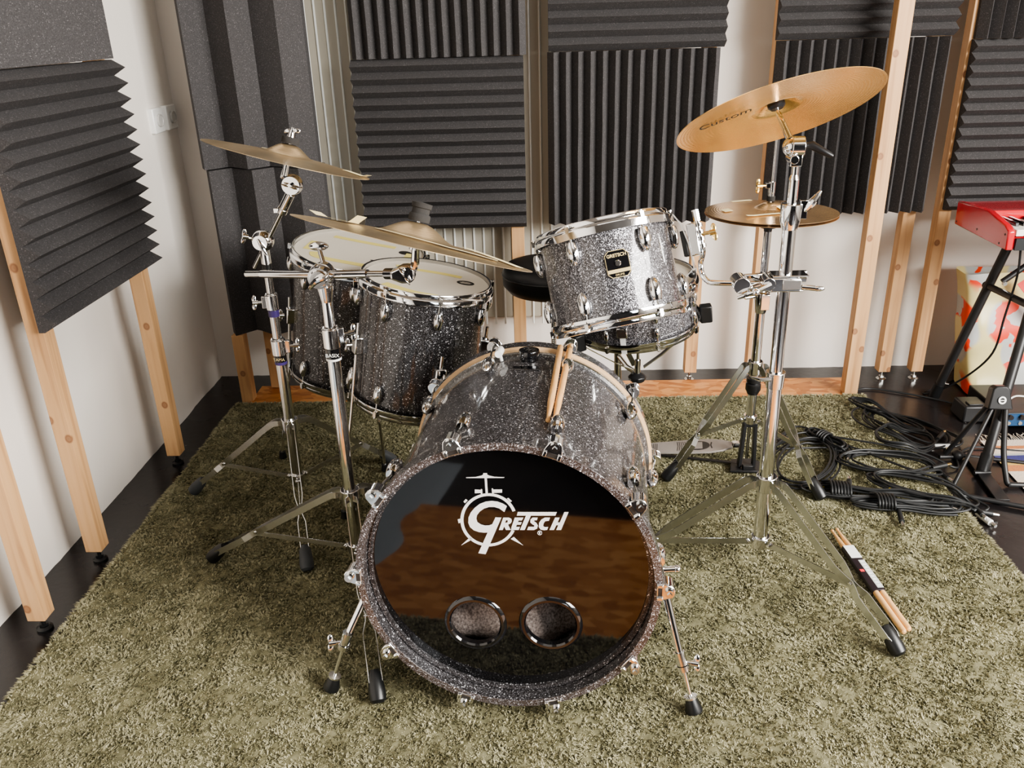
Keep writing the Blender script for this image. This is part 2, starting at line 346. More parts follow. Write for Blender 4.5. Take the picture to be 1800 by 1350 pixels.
LOGO = {"cymbal":[[-75.9,205.0],[-56.9,206.8],[-45.6,210.1],[-42.4,212.3],[-42.6,215.1],[-34.9,215.4],[-35.3,212.6],[-31.3,210.6],[-21.8,208.5],[-2.7,208.2],[-3.6,206.7],[-36.2,205.1],[-74.7,203.7]],"stem":[[-40.2,205.3],[-35.9,205.5],[-35.0,171.7],[-39.3,171.5]],"tl":[[-59.6,180.2],[-48.3,179.7],[-48.3,181.5],[-45.4,181.1],[-45.5,170.5],[-48.4,170.4],[-48.6,173.1],[-59.9,172.1]],"tr":[[-27.3,183.8],[-24.8,183.5],[-24.5,181.6],[-7.6,182.3],[-8.1,175.5],[-24.1,174.4],[-24.2,171.4],[-26.9,171.3]],"ring":[[16.6,137.8],[14.2,143.9],[11.2,149.5],[7.5,154.7],[3.3,159.3],[-1.4,163.4],[-6.6,166.8],[-12.2,169.5],[-18.1,171.5],[-24.2,172.7],[-30.5,173.2],[-36.8,172.9],[-43.2,171.8],[-49.4,170.0],[-55.4,167.4],[-61.2,164.2],[-66.7,160.2],[-71.7,155.7],[-76.3,150.6],[-80.3,145.0],[-83.7,139.0],[-86.4,132.6],[-88.5,126.0],[-89.8,119.3],[-90.4,112.4],[-90.3,105.6],[-89.3,98.9],[-87.7,92.5],[-85.3,86.3],[-82.2,80.5],[-78.4,75.3],[-74.1,70.5],[-69.2,66.4],[-63.8,63.0],[-58.0,60.3],[-51.9,58.3],[-45.6,57.2],[-39.1,56.8],[-32.6,57.3],[-26.1,58.6],[-19.8,60.7],[-13.7,63.6],[-7.9,67.1],[-2.5,71.3],[2.4,76.2],[6.8,81.5],[10.7,87.3],[13.8,93.5],[8.4,95.7],[5.6,90.2],[2.2,85.0],[-1.7,80.2],[-6.1,75.9],[-10.9,72.1],[-16.1,68.9],[-21.5,66.4],[-27.2,64.5],[-32.9,63.3],[-38.7,62.9],[-44.5,63.2],[-50.1,64.2],[-55.5,66.0],[-60.6,68.4],[-65.4,71.5],[-69.8,75.2],[-73.6,79.4],[-77.0,84.2],[-79.7,89.4],[-81.9,94.9],[-83.4,100.7],[-84.2,106.7],[-84.3,112.8],[-83.8,118.9],[-82.6,125.0],[-80.8,130.9],[-78.4,136.6],[-75.3,142.0],[-71.8,147.1],[-67.7,151.7],[-63.2,155.8],[-58.4,159.3],[-53.2,162.2],[-47.8,164.6],[-42.3,166.2],[-36.6,167.2],[-31.0,167.4],[-25.4,167.0],[-19.9,165.9],[-14.7,164.1],[-9.7,161.7],[-5.1,158.6],[-0.9,155.0],[2.9,150.8],[6.2,146.1],[8.9,141.0],[11.0,135.6]],"lug1":[[-82.6,153.1],[-77.9,159.1],[-74.3,156.1],[-79.9,149.9]],"lug2":[[0.9,163.4],[3.8,164.8],[10.4,157.9],[7.1,156.0]],"lug3":[[-95.5,114.0],[-90.3,115.7],[-90.0,107.8],[-94.1,105.2]],"legl":[[-72.8,75.9],[-67.5,72.0],[-91.8,56.1]],"legr":[[6.0,75.6],[12.2,80.4],[30.2,62.2]],"G":[[0.5,147.2],[-7.4,152.6],[-17.0,156.2],[-28.2,157.2],[-39.6,155.2],[-51.1,149.9],[-61.1,141.2],[-69.7,129.9],[-74.3,118.6],[-75.1,107.5],[-72.3,98.4],[-64.7,91.3],[-55.0,88.0],[-45.2,87.3],[-38.3,87.9],[-58.1,40.6],[-43.9,39.1],[-10.7,121.9],[-22.0,121.9],[-28.5,106.9],[-34.8,103.8],[-43.0,103.1],[-51.1,105.3],[-57.4,110.2],[-59.1,117.5],[-57.7,124.9],[-51.7,133.4],[-43.3,140.2],[-33.5,143.9],[-23.8,144.3],[-14.2,141.5],[-4.7,134.2]],"R":[[-7.1,122.0],[3.9,122.5],[8.4,120.2],[9.1,115.1],[6.9,110.4],[1.9,107.0],[6.5,95.6],[-2.5,95.1],[-5.8,102.9],[-9.0,94.8],[-16.3,94.5]],"Rhole":[[-1.6,116.8],[1.7,116.9],[0.6,111.7],[-3.7,111.2]],"E":[[15.2,123.1],[31.4,123.8],[28.5,117.4],[22.0,117.1],[20.7,113.4],[28.1,113.7],[26.1,108.1],[18.6,107.8],[16.9,102.9],[24.5,103.3],[21.9,96.3],[7.3,95.6],[8.3,102.1]],"T":[[21.1,135.4],[95.0,138.6],[92.3,130.9],[45.9,128.8],[33.3,96.8],[24.4,96.4],[36.7,128.4],[19.0,127.6]],"S":[[58.7,125.0],[49.0,124.6],[45.0,120.4],[44.5,113.9],[48.4,109.9],[52.5,107.5],[51.2,104.5],[40.7,104.4],[38.1,97.1],[51.1,97.5],[57.3,101.1],[58.9,108.2],[56.1,113.6],[51.3,117.0],[52.7,118.9],[57.0,119.1]],"C":[[82.2,126.1],[72.3,125.6],[65.8,121.3],[61.3,113.8],[60.5,104.6],[64.0,99.2],[70.4,98.0],[76.5,99.1],[78.5,105.8],[72.1,105.1],[68.9,107.2],[69.8,112.7],[73.0,118.0],[79.9,119.0]],"H":[[91.8,126.5],[100.2,126.9],[96.5,116.3],[100.7,116.5],[109.3,139.2],[117.2,139.6],[102.9,100.1],[93.7,99.7],[97.8,110.4],[93.8,110.2],[89.4,99.5],[80.9,99.1]],"reg":[[66.8,92.0],[66.6,93.5],[66.0,94.9],[65.0,95.9],[63.7,96.6],[62.3,96.7],[60.9,96.4],[59.6,95.6],[58.6,94.4],[58.0,93.0],[57.8,91.4],[58.0,89.8],[58.7,88.5],[59.7,87.5],[61.0,86.9],[62.4,86.7],[63.8,87.1],[65.1,88.0],[66.1,89.2],[66.7,90.7],[65.6,90.9],[65.1,89.8],[64.4,88.9],[63.5,88.3],[62.4,88.0],[61.3,88.1],[60.4,88.6],[59.6,89.3],[59.1,90.3],[58.9,91.5],[59.1,92.6],[59.5,93.7],[60.3,94.6],[61.2,95.2],[62.3,95.4],[63.4,95.3],[64.3,94.8],[65.1,94.1],[65.5,93.0],[65.7,91.9]],"regR":[[60.7,93.9],[63.3,94.0],[63.9,92.2],[62.6,91.4],[63.9,89.2],[62.8,89.2],[61.7,91.0],[61.6,89.1],[60.7,89.1]]}
# ------------------------------------------------------------------ the room
XL, XR, YB, YF, ZC = -1.34, 3.0, 3.22, -3.2, 2.95
def wallbox(name, a, b, m, **k):
    c = [(p + q) / 2 for p, q in zip(a, b)]; s = [abs(p - q) for p, q in zip(a, b)]
    return struct(name, MB().box(c, s), m, **k)
wallbox('floor', (XL - .1, YF - .1, -.1), (XR + .1, YB + .1, 0), FLOOR)
wallbox('ceiling', (XL - .1, YF - .1, ZC), (XR + .1, YB + .1, ZC + .1), CEIL)
def wavy_wall(name, p0, p1, nrm, m):
    """painted wall whose foot is a hand-cut, slightly ragged edge above the floor paint"""
    p0, p1, nrm = V(p0), V(p1), V(nrm); n = 260; vs = []; fs = []
    for i in range(n + 1):
        t = i / n; p = p0.lerp(p1, t); w = .004 * mnoise.noise(V((t * 40, 3, 0))) + .003 * mnoise.noise(V((t * 160, 7, 0)))
        bul = .006 * mnoise.noise(V((t * 5, 1, 2)))
        for z in (-.0, 1.0, 2.0, ZC):
            vs.append(tuple(p + nrm * (bul + (w if z < .01 else 0)) + V((0, 0, z))))
    for i in range(n):
        for j in range(3): fs.append((i * 4 + j, (i + 1) * 4 + j, (i + 1) * 4 + j + 1, i * 4 + j + 1))
    b = len(vs)
    q = [p0, p1, p1 - nrm * .1, p0 - nrm * .1]
    mb = MB(); mb.add(vs, fs)
    mb.box(((p0 + p1) / 2 - nrm * .06 + V((0, 0, ZC / 2))), ((abs(p1.x - p0.x) or .08), (abs(p1.y - p0.y) or .08), ZC))
    return struct(name, mb, m)
wavy_wall('wall_back', (XL, YB, 0), (XR, YB, 0), (0, -1, 0), WALL)
wavy_wall('wall_left', (XL, YF, 0), (XL, YB, 0), (1, 0, 0), WALL)
wallbox('wall_front', (XL, YF - .1, 0), (XR, YF, ZC), DARKWALL)
# right wall with a window opening (daylight side)
mb = MB()
W0, W1, WZ0, WZ1 = -1.5, 1.3, 1.05, 2.6
mb.box((XR + .05, (YF + W0) / 2, ZC / 2), (.1, W0 - YF, ZC)); mb.box((XR + .05, (YB + W1) / 2, ZC / 2), (.1, YB - W1, ZC))
mb.box((XR + .05, (W0 + W1) / 2, WZ0 / 2), (.1, W1 - W0, WZ0)); mb.box((XR + .05, (W0 + W1) / 2, (ZC + WZ1) / 2), (.1, W1 - W0, ZC - WZ1))
struct('wall_right', mb, WALL)
fr = MB()
for y in [W0 + .03 + k * (W1 - W0 - .06) / 4 for k in range(5)]: fr.box((XR + .03, y, (WZ0 + WZ1) / 2), (.05, .06, WZ1 - WZ0))
for z in (WZ0 + .03, (WZ0 + WZ1) / 2, WZ1 - .03): fr.box((XR + .03, (W0 + W1) / 2, z), (.05, W1 - W0, .05))
struct('window_1', fr, plain('dark_window_frame', (.05, .05, .055), .4), bevel=.004)

# ------------------------------------------------------------------ strand board under the rug, and the rug
mb = MB().box((.03, 1.78, .009), (2.30, 2.58, .018))
o = mb.build('strand_board', OSB, bevel=.0015); tag(o, 'orange strand board lying on the floor under the green rug', 'board')

def rug():
    x0, x1, y0, y1 = -1.172, 1.205, 1.085, 2.900; H = .034
    root = thing('shag_rug', (0, 0, 0), 'olive green shag rug the whole drum kit stands on', 'rug')
    nx, ny = 430, 330
    xs = np.linspace(x0, x1, nx); ys = np.linspace(y0, y1, ny)
    X, Y = np.meshgrid(xs, ys, indexing='ij')
    rs = np.random.RandomState(3)
    def blur(a, k):
        for _ in range(k):
            a = (a + np.roll(a, 1, 0) + np.roll(a, -1, 0) + np.roll(a, 1, 1) + np.roll(a, -1, 1)) / 5
        return a
    n = blur(rs.rand(nx, ny), 2); n = np.clip((n - n.mean()) / n.std(), -1.6, 2); n2 = blur(rs.rand(nx, ny), 14); n2 = (n2 - n2.mean()) / n2.std()
    Z = H - .008 + .0012 * n + .0008 * n2
    ex = np.minimum(X - x0, x1 - X); ey = np.minimum(Y - y0, y1 - Y); e = np.minimum(ex, ey)
    k = np.clip(e / .022, 0, 1); drop = np.sqrt(1 - (1 - k) ** 2)
    base = np.where((X > -1.1) & (X < 1.15) & (Y > 1.0), .018, 0.0)
    Z = base * 0 + (.001 + (Z - .001) * drop)
    Xr = X + .006 * np.sin(Y * 9) * 0 + .004 * n2 * (k < 1); Yr = Y + .003 * n2 * (k < 1)
    co = np.stack([Xr, Yr, Z], -1).reshape(-1, 3)
    idx = np.arange(nx * ny).reshape(nx, ny)
    q = np.stack([idx[:-1, :-1], idx[1:, :-1], idx[1:, 1:], idx[:-1, 1:]], -1).reshape(-1, 4)
    me = bpy.data.meshes.new('rug_backing'); me.vertices.add(len(co)); me.vertices.foreach_set('co', co.ravel())
    me.loops.add(q.size); me.loops.foreach_set('vertex_index', q.ravel().astype(np.int32)); me.polygons.add(len(q))
    me.polygons.foreach_set('loop_start', np.arange(0, q.size, 4, dtype=np.int32)); me.update(calc_edges=True)
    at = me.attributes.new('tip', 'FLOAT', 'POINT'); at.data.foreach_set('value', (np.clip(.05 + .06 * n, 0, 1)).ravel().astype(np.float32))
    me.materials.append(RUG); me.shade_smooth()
    ob = bpy.data.objects.new('rug_backing', me); COL.objects.link(ob); ob.parent = root
    # pile: clumps of short twisted yarn blades
    NC = 150000; B = 5
    cx = rs.uniform(x0 + .004, x1 - .004, NC); cy = rs.uniform(y0 + .004, y1 - .004, NC)
    lean = blur(rs.rand(nx, ny), 30); lean = (lean - lean.mean()) / lean.std(); lean2 = blur(rs.rand(nx, ny), 30); lean2 = (lean2 - lean2.mean()) / lean2.std()
    ii = ((cx - x0) / (x1 - x0) * (nx - 1)).astype(int); jj = ((cy - y0) / (y1 - y0) * (ny - 1)).astype(int)
    e = np.minimum(np.minimum(cx - x0, x1 - cx), np.minimum(cy - y0, y1 - cy)); kk = np.clip(e / .02, 0, 1); dz = np.sqrt(1 - (1 - kk) ** 2)
    cz = (H - .0115 + rs.uniform(-.0015, .0018, NC)) * dz
    lx = lean[ii, jj] * .0018 + rs.normal(0, .0016, NC); ly = lean2[ii, jj] * .0018 + rs.normal(0, .0030, NC) - .002
    # edges flop outwards
    lx += np.where(cx - x0 < .02, -.006, 0) + np.where(x1 - cx < .02, .006, 0); ly += np.where(cy - y0 < .02, -.006, 0) + np.where(y1 - cy < .02, .006, 0)
    vs = np.zeros((NC, B, 5, 3), np.float32); tp = np.zeros((NC, B, 5), np.float32)
    ct = rs.uniform(-.26, .26, NC)
    for b in range(B):
        a = rs.uniform(0, 2 * PI, NC); r = rs.uniform(.0, .0024, NC); h = rs.uniform(.0062, .0085, NC) * (.45 + .55 * dz)
        bx = cx + np.cos(a) * r; by = cy + np.sin(a) * r
        dx = lx + np.cos(a) * r * 1.1 + rs.normal(0, .0013, NC); dy = ly + np.sin(a) * r * 1.1 + rs.normal(0, .0016, NC)
        t = rs.uniform(0, PI, NC); ww = rs.uniform(.0009, .0015, NC); wx = np.cos(t) * ww; wy = np.sin(t) * ww
        for k2, (f, w, hh) in enumerate(((0, 1, 0), (0, -1, 0), (.35, 1.15, .72), (.35, -1.15, .72), (1.15, .2, 1))):
            vs[:, b, k2, 0] = bx + dx * f + wx * w; vs[:, b, k2, 1] = by + dy * f + wy * w; vs[:, b, k2, 2] = cz + h * hh
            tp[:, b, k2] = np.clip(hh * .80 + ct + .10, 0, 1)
    co = vs.reshape(-1, 3); nb = NC * B; base = np.arange(nb) * 5
    tri = np.stack([base, base + 1, base + 3, base, base + 3, base + 2, base + 2, base + 3, base + 4], -1).reshape(-1, 3)
    me = bpy.data.meshes.new('pile'); me.vertices.add(len(co)); me.vertices.foreach_set('co', co.ravel())
    me.loops.add(tri.size); me.loops.foreach_set('vertex_index', tri.ravel().astype(np.int32)); me.polygons.add(len(tri))
    me.polygons.foreach_set('loop_start', np.arange(0, tri.size, 3, dtype=np.int32)); me.update(calc_edges=True)
    at = me.attributes.new('tip', 'FLOAT', 'POINT'); at.data.foreach_set('value', tp.ravel())
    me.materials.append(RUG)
    ob = bpy.data.objects.new('pile', me); COL.objects.link(ob); ob.parent = root; ob['kind'] = 'stuff'
rug()

# ------------------------------------------------------------------ posts
def post(x0, x1, y0, y1, z0, label, group=None, ztop=2.35, foot=True):
    t = thing('wooden_post', ((x0 + x1) / 2, (y0 + y1) / 2, 0), label, 'post', group)
    MB().box(((x0 + x1) / 2, (y0 + y1) / 2, (z0 + ztop) / 2), (x1 - x0, y1 - y0, ztop - z0)).build('timber', PINE, t, bevel=.002)
    if foot:
        f = MB(); c = V(((x0 + x1) / 2, (y0 + y1) / 2, 0))
        f.cyl(c + V((0, 0, .008)), c + V((0, 0, z0 + .001)), .005); f.cyl(c + V((0, 0, .012)), c + V((0, 0, .018)), .011, seg=6)
        f.rev([(1e-5, 0), (.019, 0), (.019, .006), (.012, .011), (1e-5, .011)], c, (0, 0, 1), 24)
        f.build('screw_foot', SILV if x0 > 0 else RUBBER, t)
    return t
post(-1.247, -1.203, 1.603, 1.648, .04, 'pine post on the left wall, the one nearest the camera')
post(-1.247, -1.203, 1.89, 1.935, .04, 'pine post holding the near edge of the grooved foam on the left wall')
post(-1.247, -1.203, 2.44, 2.485, .04, 'pine post holding the far edge of the grooved foam on the left wall')
post(-1.155, -1.11, 2.925, 2.97, .005, 'pine post under the left edge of the corner foam, at the rug corner', foot=False, ztop=.285)
post(-1.075, -1.03, 3.045, 3.09, .02, 'pine post behind the left cymbal stand, below the corner foam', foot=False, ztop=.285)
post(-.102, -.055, 3.062, 3.107, .04, 'pine post behind the black drum stool')
post(.565, .612, 3.085, 3.13, .04, 'pine post behind the snare drum, below the upright-grooved foam')
post(.80, .845, 3.062, 3.107, .04, 'pine post behind the hi-hat stand')
post(1.312, 1.357, 3.062, 3.107, .04, 'pine post just right of the tall front post, below the foam')
post(1.437, 1.482, 3.062, 3.107, .04, 'pine post between the tall front post and the red keyboard')
post(1.128, 1.178, 2.900, 2.945, .02, 'tall pine post standing at the back right corner of the rug', foot=False)

# ------------------------------------------------------------------ wedge foam tiles
def foam_tile(o, eu, ev, en, w, h, n, horizontal, label, depth=.036, base=.015):
    """o = lower left corner on the back plane; grooves run along eu when horizontal"""
    o, eu, ev, en = V(o), V(eu), V(ev), V(en)
    A, B_, LA, LB = (ev, eu, h, w) if horizontal else (eu, ev, w, h)
    pr = [(0, 0), (0, base)]
    p = LA / n
    for i in range(n):
        pr += [(p * (i + .5) , base + depth), (p * (i + 1), base)]
    pr += [(LA, 0)]
    k = len(pr); vs = []; M_ = 10
    rnd = random.Random(len(label))
    for j in range(M_ + 1):
        for i, (a, d) in enumerate(pr):
            wob = .0016 * mnoise.noise(V((a * 9, j * .6, len(label)))) if d > base else 0
            vs.append(o + A * (a + wob) + en * (d + wob) + B_ * (LB * j / M_))
    fs = [(j * k + i, j * k + (i + 1) % k, (j + 1) * k + (i + 1) % k, (j + 1) * k + i) for j in range(M_) for i in range(k)]
    # end caps, one quad strip per wedge
    for j, s in ((0, 0), (M_, M_ * k)):
        for i in range(n):
            a = s + 1 + 2 * i; fs.append((a, a + 1, a + 2))
        fs.append((s, s + 1, s + k - 2, s + k - 1))
    c = o + eu * (w / 2) + ev * (h / 2)
    mb = MB(); mb.add(vs, fs)
    t = thing('foam_panel', tuple(c), label, 'foam panel')
    bpy.context.view_layer.update()
    mm = mb.build('wedges', FOAM, t, ang=20)
    # a single mesh: make the mesh itself the thing
    mm.parent = None; mm.location = t.location; mm.name = 'foam_panel'
    tag(mm, label, 'foam panel'); bpy.data.objects.remove(t)
    return mm
X, Yv, Z_ = V((1, 0, 0)), V((0, 1, 0)), V((0, 0, 1)); FN = V((0, -1, 0))
yb = 3.062
foam_tile((-.632, yb, .645), X, Z_, FN, .587, .583, 14, True, 'dark foam tile with level grooves above the cymbals, left of the radiator strip')
foam_tile((-.625, yb, 1.230), X, Z_, FN, .590, .583, 14, False, 'dark foam tile with upright grooves at the top, above the level one')
foam_tile((.036, yb, .655), X, Z_, FN, .580, .580, 14, False, 'dark foam tile with upright grooves behind the small mounted tom')
foam_tile((.040, yb, 1.237), X, Z_, FN, .588, .580, 14, True, 'dark foam tile with level grooves above the tile behind the mounted tom')
foam_tile((.802, yb, .672), X, Z_, FN, .572, .578, 14, False, 'dark foam tile with upright grooves behind the hi-hat and tall post')
foam_tile((.798, yb, 1.252), X, Z_, FN, .580, .578, 14, True, 'dark foam tile with level grooves at the top, crossed by the tall post')
foam_tile((1.447, yb, .672), X, Z_, FN, .580, .565, 14, True, 'dark foam tile with level grooves behind the red keyboard')
foam_tile((1.450, yb, 1.239), X, Z_, FN, .580, .578, 14, False, 'dark foam tile with upright grooves in the top right corner')
NX = V((1, 0, 0)); Y_ = V((0, 1, 0))
xl = -1.203
foam_tile((xl, 1.872, .680), Y_, Z_, NX, .618, .588, 14, True, 'dark foam tile with level grooves on the left wall posts')
foam_tile((xl, 1.865, 1.272), Y_, Z_, NX, .590, .578, 20, False, 'dark foam tile with fine upright grooves above the left wall tile', depth=.012, base=.034)
foam_tile((xl, 1.035, .692), Y_, Z_, NX, .590, .578, 14, False, 'dark foam tile cut off by the left edge of the photo')

# folded corner foam: big upright ridges set across the corner
def corner_foam(z0, z1, dx, label):
    P = [(-1.135, 2.925), (-1.075, 2.990), (-1.056, 2.980), (-.985, 2.925), (-.925, 2.985), (-.908, 2.977), (-.828, 2.940), (-.762, 3.02), (-.762, 3.06)]
    back = [(-.80, 3.10), (-.95, 3.04), (-1.12, 3.03), (-1.16, 2.97)]
    poly = [(x + dx, y) for x, y in P + back]
    t = MB().prism(poly, (0, 0, 0), (1, 0, 0), (0, 1, 0), z0, z1)
    c = V((-.95 + dx, 3.0, (z0 + z1) / 2)); t.v = [tuple(V(p) - c) for p in t.v]
    o = t.build('foam_panel', FOAM, ang=20); o.location = c; tag(o, label, 'foam panel')
corner_foam(.285, .888, 0, 'lower corner foam block with broad upright ridges behind the left cymbal stand')
corner_foam(.892, 1.80, -.012, 'upper corner foam block with broad upright ridges')

# ------------------------------------------------------------------ column radiator behind the foam
def radiator():
    t = thing('column_radiator', (-.36, 3.17, .23), 'beige vertical column radiator behind the middle foam tiles', 'radiator')
    x = -.785; k = 0
    while x < .045:
        mb = MB()
        mb.prism([(-.0168, .012), (-.0168, .002), (-.0160, .0), (.0160, .0), (.0168, .002), (.0168, .012)], (x, 3.165, 0), (1, 0, 0), (0, 1, 0), .262, 2.3)
        mb.build('column', RAD, t, ang=50)
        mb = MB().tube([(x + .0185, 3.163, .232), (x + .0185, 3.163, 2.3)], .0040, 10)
        mb.build('lit_edge_rod', RADL, t)  # pale rods paint in the light caught along the tube edges
        x += .037; k += 1
    for z in (1.128, .268):
        MB().box((-.37, 3.178, z), (.84, .02, .022)).build('header', RAD, t, bevel=.003)
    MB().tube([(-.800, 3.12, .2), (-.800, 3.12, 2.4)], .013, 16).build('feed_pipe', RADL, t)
    MB().cyl((-.80, 3.15, .6), (-.80, YB, .6), .006).build('wall_bracket', RAD, t)
    MB().cyl((-.30, 3.18, 1.9), (-.30, YB, 1.9), .01).build('wall_bracket', RAD, t)
radiator()

# sockets on the left wall
for k, (y0, y1, lab) in enumerate(((2.992, 3.075, 'white wall socket plate on the left wall, nearer one'), (3.105, 3.19, 'white wall socket plate on the left wall, next to the corner'))):
    t = thing('wall_socket', (XL, (y0 + y1) / 2, 1.05), lab, 'socket')
    MB().box((XL + .008, (y0 + y1) / 2, 1.05), (.022, y1 - y0, .084)).build('plate', WHITEP, t, bevel=.004)
    MB().rev([(1e-5, .006), (.017, .006), (.019, .009), (.021, .009), (.022, .0)], (XL + .018, (y0 + y1) / 2, 1.05), (1, 0, 0), 24).build('insert', plain('grey_plastic', (.55, .54, .52), .4), t)
# ------------------------------------------------------------------ drums
def frame(n, ref=(0, -1, 0)):
    n = V(n).normalized(); r = V(ref); e1 = (r - n * r.dot(n)).normalized(); e2 = n.cross(e1); return n, e1, e2   # e1 faces the viewer side, e2 to its side
def lug_rev(p, along, out, L_=.046, r=.0115):
    """bullet shaped lug: flat end at p, pointing along"""
    mb = MB()
    pr = [(1e-5, 0), (r * .72, 0), (r * .80, .003), (r * .97, L_ * .28), (r, L_ * .45), (r * .9, L_ * .65), (r * .62, L_ * .85), (r * .3, L_ * .96), (1e-5, L_)]
    return mb.rev(pr, p, along, 20)
def drum(name, top, n, R, dep, nl, off, label, cat='drum', low_head=CLEARH, top_head=HEADW, lugL=.048, lugr=.0130, gap=.028, wrap=None):
    top = V(top); n, e1, e2 = frame(n); t = thing(name, tuple(top), label, cat)
    # e2 = n x e1: with e1 to the viewer e2 points to the viewer's right
    Rs = R - .012
    sh = MB().rev([(Rs, -.016), (Rs, -dep + .016), (Rs - .006, -dep + .016), (Rs - .006, -.016)], top, n, 96, close=True); sh.build('shell', wrap or SPARK, t)
    for nm, o_, ax in (('top_hoop', top, n), ('bottom_hoop', top - n * dep, -n)):
        pr = [(R - .012, 0), (R - .0075, .0012), (R - .0058, -.001), (R - .0062, -.010), (R - .0015, -.013), (R + .0008, -.016), (R + .0008, -.029), (R - .0012, -.029), (R - .0015, -.017), (R - .0075, -.0135), (R - .010, -.012), (R - .0105, -.002)]
        MB().rev(pr, o_, ax, 96, close=True).build(nm, CHROME, t, ang=50)
    MB().rev([(1e-5, -.0085), (R - .016, -.0085), (R - .0105, -.013)], top, n, 96).build('batter_head', top_head, t)
    MB().rev([(1e-5, -.0085), (R - .016, -.0085), (R - .0105, -.013)], top - n * dep, -n, 96).build('resonant_head', low_head, t)
    for i in range(nl):
        a = math.radians(off + 360 / nl * i); d = e1 * math.cos(a) + e2 * math.sin(a)
        for o_, ax in ((top, -n), (top - n * dep, n)):
            base = o_ + ax * (gap + .018) + d * (Rs + .0085)
            lg = lug_rev(base, ax, d, lugL, lugr)
            lg.cyl(base + ax * lugL * .5 - d * .012, base + ax * lugL * .5, lugr * .7)
            part = lg.build('lug', CHROME, t, ang=50)
            rod = MB().cyl(o_ + ax * .003 + d * (R + .001), base + ax * .002, .0024, seg=10)
            rod.box(o_ + ax * .012 + d * (R + .0015), (.009, .009, .014), Matrix((d, n.cross(d), n)).transposed())
            rod.cyl(o_ + ax * .002 + d * (R + .001), o_ + ax * .008 + d * (R + .001), .0052, seg=8)
            rod.build('tension_rod', CHROME2, t)
    return t, top, n, e1, e2, Rs
def wing(mb, c, ax, span, R_=.006):
    """wing nut at c, axis ax, wings along span"""
    c, ax, span = V(c), V(ax).normalized(), V(span).normalized()
    mb.cyl(c - ax * .006, c + ax * .008, R_ * 1.1)
    q = ax.cross(span)
    for s in (-1, 1):
        p = c + span * s * .010 + ax * .005
        Rm = Matrix((span, ax, q)).transposed()
        mb.ball(p, 1, (.0105, .0062, .0026), Rm, 14, 8)
    return mb
def text_mesh(s, size, o, e1, e2, m, parent, name='lettering', shear=0, off=.0005, bold=0, font=None):
    cu = bpy.data.curves.new(name, 'FONT'); cu.body = s; cu.size = size; cu.align_x = 'CENTER'; cu.align_y = 'CENTER'; cu.shear = shear; cu.offset = bold; cu.extrude = .0002
    ob = bpy.data.objects.new(name, cu); COL.objects.link(ob)
    dg = bpy.context.evaluated_depsgraph_get(); me = bpy.data.meshes.new_from_object(ob.evaluated_get(dg)); bpy.data.objects.remove(ob)
    me.name = name
    e1, e2 = V(e1).normalized(), V(e2).normalized(); n = e1.cross(e2); po = V(parent['_o'])
    for v in me.vertices:
        v.co = V(o) + e1 * v.co.x + e2 * v.co.y + n * (v.co.z + off) - po
    me.materials.clear(); me.materials.append(m)
    ob = bpy.data.objects.new(name, me); COL.objects.link(ob); ob.parent = parent; ob['_o'] = list(po); return ob
def tape_on(parent, o, e1, e2, pts, m=TAPE, name='tape', h=.0008, w=.022, curl=0):
    """strip of tape along pts (u,v) in the plane frame"""
    o, e1, e2 = V(o), V(e1), V(e2); n = e1.cross(e2).normalized()
    P = []
    for i, p in enumerate(pts):
        P.append(o + e1 * p[0] + e2 * p[1] + n * (h + (p[2] if len(p) > 2 else 0)))
    P = spline(P, 4)
    sd = [n.cross((P[min(i + 1, len(P) - 1)] - P[max(0, i - 1)])).normalized() for i in range(len(P))]
    return MB().ribbon(P, w, .0003, sd).build(name, m, parent)

# --- floor toms
T1 = drum('floor_tom', (-.304, 2.193, .712), (.168, .022, .985), .183, .365, 8, 18, 'sparkle floor tom nearest the bass drum, tape inside its white head', wrap=SPARKD)
t, top, n, e1, e2, Rs = T1
# its oval maker's mark on the head, tape strips
hc = top - n * .0085; ex = -e2 if e2.x < 0 else e2; ey = -e1 if e1.y < 0 else e1
def oval(parent, c, r1, r2, m, name='oval_badge'):
    c = V(c); mb = MB(); k = 40; pts = [(r1 * math.cos(2 * PI * i / k), r2 * math.sin(2 * PI * i / k)) for i in range(k)]
    return mb.prism(pts, c, ex, ey, .0003, .0007).build(name, m, parent)
ov = oval(t, hc + ex * .105 + ey * .012, .024, .020, INK)
mk = MB()
for k_, (x_, w_) in enumerate(((-.006, .026), (0, .032), (.006, .022))): mk.prism([(.105 - w_ / 2, .0105 + x_), (.105 + w_ / 2, .0105 + x_), (.105 + w_ / 2, .0125 + x_), (.105 - w_ / 2, .0125 + x_)], hc, ex, ey, .0006, .001)
mk.build('mark_lines', HEADW, t)
tape_on(t, hc, ex, ey, [(-.04, .075), (.03, .072), (.09, .060)], TAPE2)
tape_on(t, hc, ex, ey, [(-.10, -.10), (-.02, -.142), (.045, -.150)], TAPE2, w=.03)
tape_on(t, hc, ex, ey, [(-.095, .085), (-.07, .092)], TAPE2, w=.02)
